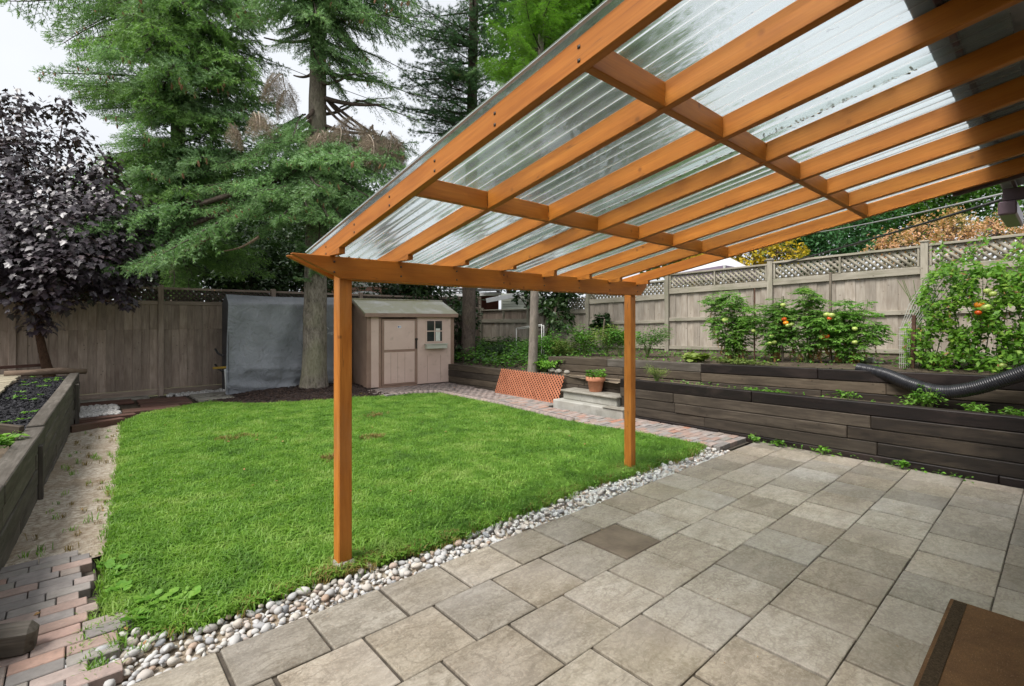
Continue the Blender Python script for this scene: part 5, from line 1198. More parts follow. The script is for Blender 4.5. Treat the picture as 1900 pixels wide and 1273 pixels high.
# vine mass on a net at the right
vm = thing('bean_vine', 'large yellow green vine mass climbing netting at the right edge', 'vine', tuple(atx(1790, 690, 8.0)))
rg = np.random.default_rng(301); la = Acc(); ac = Acc()
VX = 8.15
def in_vine(px, py):                               # where the mass reaches, seen in the net's plane
    if px < 1680: return False
    top = np.interp(px, [1680, 1700, 1730, 1770, 1800, 1830, 1870, 1960], [610, 555, 505, 478, 470, 500, 470, 470])
    return py > top and py < 690
n = 0; Pl = []
while n < 9500:
    px, py = rg.uniform(1678, 1960), rg.uniform(430, 692)
    if not in_vine(px, py): continue
    if (np.sin(px * .07 + 2) * np.sin(py * .06 + 1) < -.2) and rg.random() < .88: continue
    p = atx(px, py, VX + rg.normal(0, .22)); Pl.append(p[:]); n += 1
for (c0, c1) in (((1745, 500), (1748, 440)), ((1800, 480), (1830, 432)), ((1775, 490), (1805, 462)), ((1880, 480), (1895, 445)), ((1700, 560), (1735, 505))):
    for k in range(60):
        t_ = rg.uniform(); Pl.append(atx(c0[0] + (c1[0] - c0[0]) * t_ + rg.normal(0, 7), c0[1] + (c1[1] - c0[1]) * t_ + rg.normal(0, 4), VX + rg.normal(0, .08))[:])
    ac.tube([atx(*c0, VX)[:], atx((c0[0] + c1[0]) / 2 + 4, (c0[1] + c1[1]) / 2, VX)[:], atx(*c1, VX)[:]], .004, 4)
Pl = np.array(Pl); n = len(Pl); ax = np.c_[rg.normal(-.5, .6, n), rg.normal(0, .7, n), rg.uniform(-.9, .2, n)]; nd = rg.random(n) < .07
nr = np.c_[rg.normal(-.35, .45, n), rg.normal(-.2, .45, n), np.full(n, .8)]
add_leaves(la, Pl[~nd], ax[~nd], nr[~nd], rg.uniform(.04, .085, n)[~nd], 'ovate', 0); add_leaves(la, Pl[nd], ax[nd] * [.5, .5, 1], unit(rg, int(nd.sum())), rg.uniform(.04, .08, int(nd.sum())), 'lance', 1)
for k in range(26):
    px = rg.uniform(1690, 1930); a, b, c = atx(px, 690, VX + .1), atx(px + rg.normal(0, 15), 600, VX + .05), atx(px + rg.normal(0, 25), 520, VX); ac.tube([a[:], b[:], c[:]], [.006, .005, .003], 4)
vl = Vector(vm.location); obj('stems', ac.mesh('stems', M['stem'], off=vl), vm, vl); obj('leaves', la.mesh('leaves', [M['leaf_vine'], M['leaf_dry']], off=vl), vm, vl)
for fx, fy, kind, s in ((1817, 566, 'tomato_orange', .05), (1829, 570, 'tomato_green', .055), (1832, 540, 'tomato_green', .04), (1842, 545, 'tomato_green', .04), (1815, 580, 'tomato_red', .035), (1860, 678, 'tomato_green', .04)): obj('tomato', fr_me[kind], vm, atx(fx, fy, VX - .3), (0, 0, 0), (s, s, s))
nt_ = thing('trellis_net', 'pale wire netting bent over a rusty stake at the left of the vine mass', 'netting', tuple(atx(1680, 690, 7.9)))
ac = Acc(); nl = Vector(nt_.location)
for k in range(9):
    px = 1669 + k * 3.6; ac.tube([atx(px, 689, 7.95)[:], atx(px + 1, 610, 7.95)[:], atx(px + 18 + k * 2, 565, 8.05)[:], atx(px + 52 + k * 2, 515, 8.3)[:]], .0035, 4)
for k in range(15):
    y_ = 685 - k * 11; s = max(0, (k - 7) * 6.2); ac.tube([atx(1667 + s, y_, 7.95 + .04 * max(0, k - 7))[:], atx(1702 + s, y_ + 1, 7.95 + .04 * max(0, k - 7))[:]], .003, 4)
obj('mesh', ac.mesh('mesh', M['wire'], off=nl), nt_, nl)
tag(beam('garden_stake', None, atx(1693, 690, 7.9), atx(1696, 585, 7.9), .05, .04, M['rust']), 'thick rusty stake holding the wire netting', 'stake')

# ------------------------------------------------------------------ trees
def conifer_bough(name, seed, L, width, droop, mats, *a_, cones=0, **k_):
    return _bough(name, seed, L, width, droop, mats, cones, *a_, **k_)
def _bough(name, seed, L, width, droop, mats, cones, needle_len=.04, needle_w=.008, step=.055, n_needle=9, hang=.25, sparse=0., tuft=False, tipup=.0):
    """a flat spray: stem, side twigs, shoots clothed with needles. stem starts at the origin and runs along +x"""
    rg = np.random.default_rng(seed); ac = Acc()
    S = np.linspace(0, 1, 9); spine = np.c_[L * S, .06 * L * np.sin(3 * S + seed), -droop * L * S ** 1.7 + tipup * L * S ** 4]
    ac.tube(spine, np.interp(S, [0, 1], [.012 + .009 * L, .005]), 6)
    def sp(s): return np.array([np.interp(s, S, spine[:, k]) for k in range(3)])
    shoots = []                                   # base, dir, length
    s = .10
    while s < 1.0:
        for sd in (-1, 1):
            if rg.random() < sparse: continue
            L2 = width * L * ((1 - s) ** .75) * rg.uniform(.7, 1.15) * min(1, .35 + s * 2.2) + .10
            ang = R(rg.uniform(38, 62)); d = np.array([math.cos(ang), sd * math.sin(ang), rg.uniform(-.35, .12)]); b = sp(s); pts = []
            for q in np.linspace(0, 1, 5): pts.append(b + d * L2 * q + np.array([0, 0, -hang * L2 * q * q]))
            pts = np.array(pts); ac.tube(pts, [.006, .005, .004, .003, .002], 3)
            m = max(2, int(L2 / step))
            for k in range(m):
                q = (k + .6) / m; pb = np.array([np.interp(q, np.linspace(0, 1, 5), pts[:, j]) for j in range(3)]); td = pts[min(4, int(q * 4) + 1)] - pts[min(3, int(q * 4))]; td /= np.linalg.norm(td) + 1e-9
                side = np.cross(td, [0, 0, 1]); side /= np.linalg.norm(side) + 1e-9
                for g in (-1, 0, 1):
                    if rg.random() < (.15 if g else .3) + sparse * .4: continue
                    dd = td * .75 + side * g * .65 + np.array([0, 0, rg.uniform(-.55, .2) if g else rg.uniform(.1, .8)]) + rg.normal(0, .12, 3); shoots.append((pb, dd / np.linalg.norm(dd), rg.uniform(.10, .19) * (1 - .3 * q), q * .75 + (s * .35) + (.12 if g == 0 else 0)))
            shoots.append((pts[-1] - d * .03, d / np.linalg.norm(d), .11, 1.))
        s += step / L * rg.uniform(1.0, 1.5) * (1 + sparse)
    shoots.append((sp(1.), np.array([1, 0, 0.]), .14, 1.))
    B = np.array([q[0] for q in shoots]); D = np.array([q[1] for q in shoots]); Ln = np.array([q[2] for q in shoots]); m = len(B)
    if tuft: Ln = Ln * .5
    k = n_needle; t = np.tile((np.arange(k) + .5) / k, (m, 1)) + rg.uniform(-.05, .05, (m, k)); 
    a = rg.uniform(0, 6.28, (m, k)); Fm = frames(D, np.tile([0.02, .01, 1.], (m, 1)))
    rad = np.cos(a)[..., None] * Fm[:, None, :, 1] + np.sin(a)[..., None] * Fm[:, None, :, 2]
    base = B[:, None] + D[:, None] * (Ln[:, None] * t)[..., None]; nd = D[:, None] * rg.uniform(.5, .9, (m, k, 1)) + rad * rg.uniform(.6, 1., (m, k, 1)); nd /= np.linalg.norm(nd, axis=-1, keepdims=True)
    tip = base + nd * needle_len * rg.uniform(.7, 1.25, (m, k, 1)); sd = np.cross(nd, D[:, None]); sd /= np.linalg.norm(sd, axis=-1, keepdims=True) + 1e-9
    V = np.stack([base - sd * needle_w / 2, base + sd * needle_w / 2, tip], 2).reshape(-1, 3)
    tipm = np.repeat(np.array([q[3] for q in shoots]) + rg.normal(0, .1, m) > .72, k) if len(mats) > 3 else np.zeros(m * k, bool)
    T = V.reshape(-1, 3, 3)
    for sel, mi in ((~tipm, 1), (tipm, 3)):
        q = T[sel].reshape(-1, 3)
        if len(q): ac.add(q, np.arange(len(q)).reshape(-1, 3), mi)
    for q in range(cones):
        b = B[int(rg.integers(m // 2, m))]; ac.tube([b, b - [0, 0, .03], b - [0.005, 0, .075], b - [0.008, 0, .11]], [.008, .019, .019, .006], 6, 2)
    return ac.mesh(name, mats)
SP = [conifer_bough('bough', 500 + i, 2.6, .34, dr, [M['twig'], M['needle'], M['cone'], M['needle_tip']], .036, .0105, .078, 17, hg, 0, False, .1, cones=(7, 0, 12, 0)[i]) for i, (dr, hg) in enumerate(((.10, .25), (.16, .35), (.22, .3), (.05, .4)))]
SPF = [conifer_bough('bough', 520 + i, 2.6, .34, dr, [M['twig'], M['needle_far'], M['cone'], M['needle_far_tip']], .036, .0105, .08, 17, hg, 0, False, .08) for i, (dr, hg) in enumerate(((.14, .3), (.2, .45), (.08, .35)))]
SPS = [conifer_bough('bough', 540 + i, 2.6, .3, dr, [M['twig'], M['needle_far'], M['cone'], M['needle_far_tip']], .036, .0095, .075, 15, .4, .3) for i, dr in enumerate((.28, .2))]
DEAD = [conifer_bough('dead_bough', 560, 1.0, .5, .5, [M['twig_dead'], M['needle_dead']], .08, .006, .06, 8, 1.3, .0)]
PINE = [conifer_bough('bough', 580 + i, 2.2, .34, dr, [M['twig'], M['needle_pine']], .085, .006, .1, 18, .25, .25, True, .1) for i, dr in enumerate((.1, .22))]
LARCH = [conifer_bough('bough', 600 + i, 2.0, .36, dr, [M['twig'], M['needle_larch']], .04, .007, .05, 10, .45, .0, False, .05) for i, dr in enumerate((.0, .1))]
def trunk_mesh(name, base, top, r0, r1, m, flare=.35, sides=20, wob=.05, seed=0):
    rg = np.random.default_rng(seed); n = 40; t = np.linspace(0, 1, n); b, e = np.array(base), np.array(top); P = b + (e - b) * t[:, None]; L = np.linalg.norm(e - b)
    P[:, 0] += wob * np.sin(3 * t + seed) * t; P[:, 1] += wob * np.cos(2.4 * t + seed) * t - wob * t; rad = r0 + (r1 - r0) * t + r0 * flare * np.exp(-t * L / .22)
    V, Fq = tube_arrays(P, rad, sides); V += (V - np.repeat(P, sides, 0)) * rg.normal(0, .03, (len(V), 1))
    return mesh_np(name, V - b, Fq, m, smooth=True), P
def bough_at(t, me, p, az, el, s, name='bough', roll=0, sw=1.):
    """el: elevation of the stem (radians), az about z"""
    Mx = Matrix.Rotation(az, 4, 'Z') @ Matrix.Rotation(-el, 4, 'Y') @ Matrix.Rotation(roll, 4, 'X')
    return obj(name, me, t, p, Mx.to_euler(), (s, s * sw, s))
def toward(p, q): d = Vector(q) - Vector(p); return math.atan2(d.y, d.x), math.atan2(d.z, math.hypot(d.x, d.y)), d.length
rng = random.Random(99)
# spruce A: trunk in front of the tarp
A0 = at(583, 724, 11.12); A0.z = .05; A1 = at(592, -330, 11.1)
ta = thing('spruce_tree', 'tall spruce with a thick grey trunk standing in front of the grey tarp', 'tree', A0)
me, PA = trunk_mesh('trunk', A0, A1, .265, .10, M['bark'], .22, 24, .04, 1); obj('trunk', me, ta, A0)
def on_a(z): return Vector([float(np.interp(z, PA[:, 2], PA[:, k])) for k in range(3)])
def limb(t, p, q, sag, r, m='bark_dark', name='limb'):
    p, q = Vector(p), Vector(q); pts = [p.lerp(q, f) + Vector((0, 0, -sag * math.sin(f * math.pi))) for f in np.linspace(0, 1, 9)]
    tube(name, t, [v[:] for v in pts], np.linspace(r, r * .35, 9), M[m], 7)
def spray(t, z, px, py, Y, me, s=None, trunk=on_a, lim=0., name='bough', n=1, sp=.25, roll=None, back=.0):
    """bough from the trunk at height z whose tip reaches the surveyed point"""
    p = trunk(z); q = at(px, py, Y); az, el, L = toward(p, q)
    if lim > 0:
        q0 = p.lerp(q, lim); limb(t, p, p.lerp(q, min(1, lim + .25)), .08, .03 + .012 * L); p2 = q0; az, el, L = toward(p2, q)
    else: p2 = p
    for k in range(n): bough_at(t, me[(k + int(px)) % len(me)], p2, az + (k - (n - 1) / 2) * sp + rng.uniform(-.06, .06), el + .12 + rng.uniform(-.05, .08), (s or L / 2.6) * (1 - .1 * abs(k - (n - 1) / 2)), name, rng.uniform(-.3, .3) if roll is None else roll)
# lower right mass of A
for z, px, py, Y in ((5.6, 760, 330, 10.0), (5.5, 700, 345, 9.3), (5.2, 640, 385, 9.0), (5.3, 735, 300, 11.6), (5.0, 600, 420, 9.3), (4.9, 690, 395, 9.9), (4.7, 560, 430, 9.2), (4.6, 650, 430, 10.2), (5.8, 770, 285, 10.8), (4.3, 610, 455, 10.2), (4.1, 680, 420, 11.5), (5.1, 560, 330, 9.4), (5.4, 640, 325, 9.4), (5.7, 590, 290, 9.6)):
    spray(ta, z, px, py, Y, SP, n=2, sp=.4)
for z, px, py, Y in ((3.0, 555, 455, 10.2), (2.9, 620, 440, 10.2), (3.1, 545, 490, 10.4), (2.7, 625, 480, 10.6), (2.6, 575, 510, 10.5), (2.5, 548, 520, 10.5)): spray(ta, z, px, py, Y, SP, n=1)
# left side of A, hanging in front of tree B
for z, px, py, Y in ((6.2, 420, 330, 9.6), (5.9, 470, 300, 9.4), (5.4, 400, 380, 9.2), (5.0, 450, 400, 9.0), (4.6, 500, 420, 9.6), (6.4, 500, 270, 9.6), (4.8, 380, 420, 9.4), (4.3, 470, 450, 10.2)): spray(ta, z, px, py, Y, SP, lim=.25, n=2, sp=.45)
# long limb reaching left to the low pale spray
for z, px, py, Y in ((5.2, 130, 462, 9.2), (5.1, 200, 430, 9.4), (5.0, 300, 480, 9.0), (5.0, 180, 490, 9.6)):
    spray(ta, z, px, py, Y, SP, s=1.0, lim=.52, n=2, sp=.5)
# upper bare limbs on the right of A with sparse hanging sprays, sky between
for z, px, py, Y in ((8.9, 760, 45, 10.6), (8.3, 730, 20, 10.2), (7.9, 720, 110, 11.6), (7.2, 790, 165, 11.3), (6.6, 800, 205, 10.6), (6.2, 700, 180, 11.9), (6.9, 690, 130, 10.0), (6.0, 760, 260, 11.0)):
    spray(ta, z, px, py, Y, SPS, lim=.35, n=1, s=.62)
for z, px, py, Y in ((8.9, 640, 120, 10.4), (8.6, 665, 95, 10.2), (8.4, 680, 60, 10.6), (7.6, 640, 190, 10.8), (9.0, 720, 70, 10.2), (9.2, 790, 40, 10.6), (8.0, 620, 150, 10.2), (7.7, 705, 150, 10.4), (9.8, 700, -20, 10.5), (9.4, 660, 20, 9.6), (10.2, 780, -10, 11), (9.0, 640, 40, 9.8), (9.9, 560, -10, 9.4), (9.3, 520, 40, 9.3), (8.8, 480, 50, 9.6), (9.6, 450, 5, 9.4), (8.4, 540, 70, 10), (8.2, 500, 95, 10.6)): spray(ta, z, px, py, Y, SP, n=2, sp=.5)
for z, px, py, Y in ((7.9, 490, 70, 11.5), (7.2, 545, 140, 11.4), (6.6, 655, 240, 11.0), (6.8, 660, 235, 11.4), (5.9, 500, 250, 11.0), (6.7, 735, 270, 11.6)): limb(ta, on_a(z), at(px, py, Y), .1, .045)
for px, py, Y, s in ((525, 160, 10.4, .55), (535, 190, 10.4, .5), (655, 240, 10.7, .7), (690, 255, 10.7, .8), (720, 265, 10.8, .75), (600, 262, 10.3, .7), (630, 255, 10.4, .75), (745, 285, 11, .7), (675, 270, 10.2, .7), (585, 270, 10.1, .55), (470, 230, 9.6, .5), (430, 250, 9.6, .45)):
    for k in range(3): bough_at(ta, DEAD[0], at(px + rng.uniform(-8, 8), py - 22, Y), rng.uniform(0, 6.28), -.6, s * rng.uniform(.8, 1.05), 'dead_bough', rng.uniform(-.5, .5), 1.3)
for z in np.arange(9.5, 13, .6):
    for k in range(5): bough_at(ta, SP[k % 4], on_a(z), rng.uniform(0, 6.28), rng.uniform(-.1, .15), rng.uniform(.75, 1.0), 'bough', 0)

# spruce B: trunk beyond the back fence
B0 = Vector((1.96, 14.3, 0)); B1 = Vector((1.9, 14.4, 13.5))
tb = thing('spruce_tree', 'broad dense spruce behind the back fence at left, branches over the purple maple', 'tree', B0)
me, PB = trunk_mesh('trunk', B0, B1, .22, .06, M['bark_dark'], .2, 16, .03, 2); obj('trunk', me, tb, B0)
def on_b(z): return Vector([float(np.interp(z, PB[:, 2], PB[:, k])) for k in range(3)])
for z, px, py, Y in ((9.6, 130, 70, 11.2), (9.3, 70, 80, 12.5), (9.0, 200, 100, 9.6), (9.7, 250, 30, 9.8), (10.0, 180, 10, 10.5), (10.1, 330, 5, 9.4), (9.0, 300, 100, 9.4), (8.6, 380, 120, 9.4), (8.3, 120, 110, 11), (8.9, 430, 80, 10.2), (9.6, 400, 30, 10), (8.0, 260, 140, 9.4), (8.2, 450, 150, 10.6), (7.7, 350, 165, 9.4), (10.4, 470, 0, 10.6), (8.6, 500, 110, 11.4), (9.9, 130, 25, 11.5),
        (7.4, 85, 160, 11.2), (7.2, 110, 180, 11.0), (7.0, 160, 190, 10.6), (7.2, 210, 165, 10.2), (7.0, 300, 200, 9.6), (6.8, 400, 200, 9.6), (6.9, 460, 190, 10.2), (6.5, 250, 225, 9.8), (7.5, 480, 160, 10.8), (6.4, 500, 220, 11), (6.6, 350, 225, 9.6), (6.9, 150, 210, 11.4),
        (5.9, 190, 265, 10.6), (5.8, 180, 300, 11), (5.5, 250, 290, 10.0), (5.6, 320, 270, 9.8), (5.5, 410, 290, 9.8), (5.3, 170, 310, 11), (5.0, 230, 335, 10.2), (5.0, 320, 330, 9.8), (4.9, 400, 345, 10.0), (5.2, 470, 300, 10.8), (4.6, 240, 360, 10.2), (4.5, 470, 370, 10.8), (4.3, 340, 385, 10.0), (4.2, 250, 400, 10.2), (4.2, 420, 395, 10.4), (5.7, 450, 265, 10.6)):
    bank = SP if rng.random() < .55 else SPF
    spray(tb, z, px, py, Y, bank, trunk=on_b, n=2, sp=.42)
for z, px, py, Y in ((4.0, 360, 440, 11.5), (3.9, 430, 450, 11.6), (3.7, 480, 470, 12), (3.6, 400, 485, 12), (3.8, 310, 470, 11.6), (3.5, 510, 500, 12.4), (3.3, 450, 515, 12.2), (3.1, 370, 520, 11.6), (2.9, 340, 560, 11.2), (3.4, 330, 550, 11.2)): spray(tb, z, px, py, Y, SPF, trunk=on_b, n=2, sp=.5)
for z in np.arange(10.3, 13.4, .55):
    for k in range(6): bough_at(tb, SPF[k % 3], on_b(z), rng.uniform(0, 6.28), rng.uniform(-.1, .15), rng.uniform(.7, .95), 'bough', 0)
limb(tb, at(400, 432, 9.6), at(296, 478, 9.3), .08, .045, 'bark_log'); limb(tb, at(480, 440, 9.9), at(415, 466, 9.8), .06, .03, 'bark_log')

# pine C beyond the shed
C0 = at(868, 655, 13.2); C0.z = .5; C1 = at(884, -300, 13.0)
tc = thing('pine_tree', 'dark pine with a furrowed trunk standing right of the shed', 'tree', C0)
me, PC = trunk_mesh('trunk', C0, C1, .19, .08, M['bark_dark'], .25, 18, .03, 3); obj('trunk', me, tc, C0)
def on_c(z): return Vector([float(np.interp(z, PC[:, 2], PC[:, k])) for k in range(3)])
for z, px, py, Y in ((6.8, 790, 200, 12.2), (7.4, 740, 160, 12.2), (7.9, 720, 110, 12.2), (8.3, 760, 90, 11.8), (7.2, 810, 150, 11.6), (6.6, 840, 210, 12), (8.8, 730, 60, 12), (9.2, 800, 30, 11.8), (9.6, 860, 10, 12), (9.2, 940, 20, 12.2), (8.4, 930, 70, 12), (7.8, 960, 100, 12.4), (7.2, 930, 150, 12), (6.7, 950, 175, 12.4), (6.4, 780, 225, 12.6), (7.7, 850, 110, 11.6), (8.7, 840, 50, 11.5), (6.9, 900, 190, 11.8), (7.0, 700, 180, 13), (9.0, 690, 30, 12.6), (8.1, 800, 120, 13.6), (6.5, 740, 235, 12.4), (6.8, 720, 200, 12.0), (6.3, 820, 240, 12.2), (7.5, 770, 130, 12.6), (8.5, 900, 60, 11.8), (7.6, 900, 120, 11.8), (8.0, 720, 140, 11.6), (8.9, 770, 40, 11.8)):
    spray(tc, z, px, py, Y, PINE, trunk=on_c, n=3, sp=.55)
for z, px, py, Y in ((7.8, 840, 120, 11), (6.0, 860, 300, 12.2)): spray(tc, z, px, py, Y, SP, trunk=on_c, n=2, sp=.5, s=.5)
for z in np.arange(9.6, 13, .7):
    for k in range(5): bough_at(tc, PINE[k % 2], on_c(z), rng.uniform(0, 6.28), .1, rng.uniform(.7, .95))

# larch D: thin trunk behind the lattice
D0 = at(988, 690, 10.42); D0.z = .45; D1 = at(1012, -250, 10.6)
td_ = thing('larch_tree', 'slim larch with soft bright green needles behind the lattice panel', 'tree', D0)
me, PD = trunk_mesh('trunk', D0, D1, .098, .04, M['bark_thin'], .2, 14, .03, 4); obj('trunk', me, td_, D0)
def on_d(z): return Vector([float(np.interp(z, PD[:, 2], PD[:, k])) for k in range(3)])
for z in np.arange(6.2, 11.5, .28):
    for k in range(4): bough_at(td_, LARCH[k % 2], on_d(z), rng.uniform(0, 6.28), rng.uniform(.0, .45), rng.uniform(.45, .75) * (1 if z < 8 else .9), 'bough', rng.uniform(-.3, .3))
for z, px, py, Y in ((5.2, 952, 165, 9.8), (5.4, 945, 130, 9.7), (5.0, 968, 150, 9.6), (4.8, 870, 222, 10.0), (4.9, 878, 232, 9.8), (5.6, 960, 90, 9.8), (5.3, 985, 120, 9.6)): spray(td_, z, px, py, Y, LARCH, trunk=on_d, n=2, sp=.4, s=.42)

# purple maple E
E0 = Vector((-.29, 12.2, .55))
te = thing('purple_maple', 'small maple with glossy dark purple leaves at left in front of the back fence', 'tree', E0)
E1 = at(62, 585, 8.8); me, PE = trunk_mesh('trunk', E0, E1, .075, .05, M['bark_red'], .3, 10, .02, 5); obj('trunk', me, te, E0)
rg = np.random.default_rng(71); la = Acc(); eo = np.array(E0)
clumps = []
for px, py, Y, r in ((20, 340, 9.0, .85), (90, 325, 9.2, .75), (160, 350, 9.4, .75), (40, 420, 8.6, 1.0), (130, 420, 8.8, 1.0), (210, 400, 9.4, .8), (50, 262, 9.4, .62), (0, 270, 9.2, .7), (135, 262, 9.6, .45), (190, 312, 9.6, .5), (10, 480, 8.4, .9), (80, 490, 8.4, .85), (160, 480, 8.7, .8), (230, 470, 9.2, .55), (250, 515, 9.3, .4), (190, 530, 9.0, .45), (110, 545, 8.5, .5), (50, 555, 8.4, .5), (-60, 400, 8.6, 1.0), (-80, 300, 9, 1.0), (-60, 500, 8.3, .9), (120, 205, 9.8, .36), (40, 195, 9.6, .42), (0, 205, 9.4, .45), (270, 440, 9.8, .4), (75, 600, 8.7, .3), (235, 560, 9.0, .22), (215, 535, 9.0, .3)):
    clumps.append((np.array(at(px, py, Y)), r))
br = Acc()
for c, r in clumps:
    p1 = np.array(E1); mid = (p1 * .5 + c * .5) + [0, 0, .15]; br.tube([p1 - eo, mid - eo, c - eo], [.035, .022, .008], 6)
    n = int((880 if c[2] < 4.2 else 560) * r ** 2.2) + 30; d = unit(rg, n) * (rg.uniform(0, 1, n) ** .45)[:, None] * r * [1, 1, .72]; n = n if c[0] < 99 else n; P = c + d; tw = rg.integers(0, 7, n)
    # leaves droop outward in overlapping shelves
    out = d / (np.linalg.norm(d, axis=1)[:, None] + 1e-6); ax = out * [1, 1, .1] + rg.normal(0, .45, (n, 3)) * [1, 1, .3] + [0, 0, -.75]; nr = np.c_[rg.normal(0, .3, (n, 2)), np.full(n, .8)] + out * [.8, .8, 0]
    add_leaves(la, P - eo, ax, nr, rg.uniform(.07, .125, n), 'maple')
    for k in range(6): q = c + unit(rg, 1)[0] * r * .8; br.tube([c - eo, (c + q) / 2 - eo + [0, 0, .04], q - eo], [.008, .005, .003], 4)
obj('branches', br.mesh('branches', M['bark_red'], True), te, E0); obj('crown', la.mesh('crown', M['maple_leaf']), te, E0)
for k, (px, py) in enumerate(((52, 600), (75, 610), (88, 655), (66, 652), (95, 690))):   # suckers on the trunk
    pass

# broadleaf trees, shrubs and hedges around the yard
def broadleaf(name, lab, cat, base, blobs, m, kind, size, per, seed, trunk_r=.12, barkm='bark_dark', group=None, part='crown'):
    rg = np.random.default_rng(seed); t = thing(name, lab, cat, base, group); b = np.array(base); la = Acc(); br = Acc()
    cen = np.mean([c for c, r in blobs], 0)
    fork = b + (np.array(cen) - b) * [.6, .6, .45]; br.tube([(0, 0, 0), (fork - b) * .5 + [.03, 0, 0], fork - b], [trunk_r, trunk_r * .85, trunk_r * .7], 8)
    for c, r in blobs:
        c = np.array(c); r3 = np.broadcast_to(r, (3,)); br.tube([fork - b, (fork + c) / 2 - b + [0, 0, .1], c - b], [trunk_r * .5, trunk_r * .32, trunk_r * .1], 6)
        n = int(per * np.prod(r3) ** (2 / 3)); nc = max(4, n // 28); cc = unit(rg, nc) * (rg.uniform(.25, 1, nc) ** .5)[:, None]; k = rg.integers(0, nc, n)
        P = c + (cc[k] + rg.normal(0, .16, (n, 3))) * r3; out = cc[k]; ax = out * [1, 1, .4] + rg.normal(0, .6, (n, 3)) - [0, 0, .25]; nr = np.c_[rg.normal(0, .45, (n, 2)), np.ones(n)] + out * .4
        add_leaves(la, P - b, ax, nr, rg.uniform(.7, 1.3, n) * size, kind)
        for q in cc[:14]: br.tube([c - b, c - b + q * r3 * .95], [trunk_r * .1, .006], 4)
    obj('trunk', br.mesh('trunk', M[barkm], True), t, base); obj(part, la.mesh(part, M[m]), t, base); return t
def bl(px, py, Y, r): return (at(px, py, Y), r)
# dark shrubs behind the back fence, under the spruces
for i, (px, Y, blobs, lab) in enumerate((
    (420, 15.5, [(380, 500, 15, 1.2), (430, 470, 15.5, 1.3), (470, 510, 15, 1.1), (350, 540, 15, 1.0), (450, 545, 15, 1.0)], 'dark shrub behind the fence directly left of the big spruce trunk'),
    (530, 17, [(520, 480, 17, 1.4), (560, 510, 16.5, 1.2), (500, 530, 16.5, 1.1), (610, 500, 17, 1.2), (560, 440, 17.5, 1.3)], 'dark shrub behind the tarp shelter and the big spruce trunk'),
    (260, 15, [(250, 480, 14.5, 1.2), (300, 450, 15, 1.2), (200, 500, 14, 1.1), (290, 530, 14, .9)], 'dark shrub behind the fence beside the purple maple'),
    (80, 15, [(60, 500, 13, 1.4), (120, 470, 13.5, 1.3), (0, 470, 13, 1.5), (-80, 480, 13, 1.4), (40, 560, 12.4, .8)], 'dark shrub behind the fence under the purple maple at far left'),
    (730, 15.5, [(735, 525, 15, .75), (770, 535, 15, .8), (800, 530, 15.4, .6), (715, 540, 15, .6), (760, 555, 15, .8)], 'dark glossy bush rising behind the shed roof'),
    (852, 14, [(850, 600, 13.9, .55), (848, 640, 13.6, .5), (858, 560, 14.4, .5)], 'dark ivy bush between the shed and the pine trunk'),
    (1010, 15.5, [(1005, 525, 13.6, .7), (1035, 540, 13.4, .7), (962, 548, 14, .22), (1050, 520, 13.6, .6), (1030, 580, 12.2, .45)], 'dark leafy bush hanging over the fence right of the thin larch trunk'))):
    g = at(px, 620, Y); broadleaf('shrub', lab, 'shrub', (g.x, g.y, 0), [bl(*b) for b in blobs], 'hedge', 'ovate', .13, 1900, 400 + i, .08)
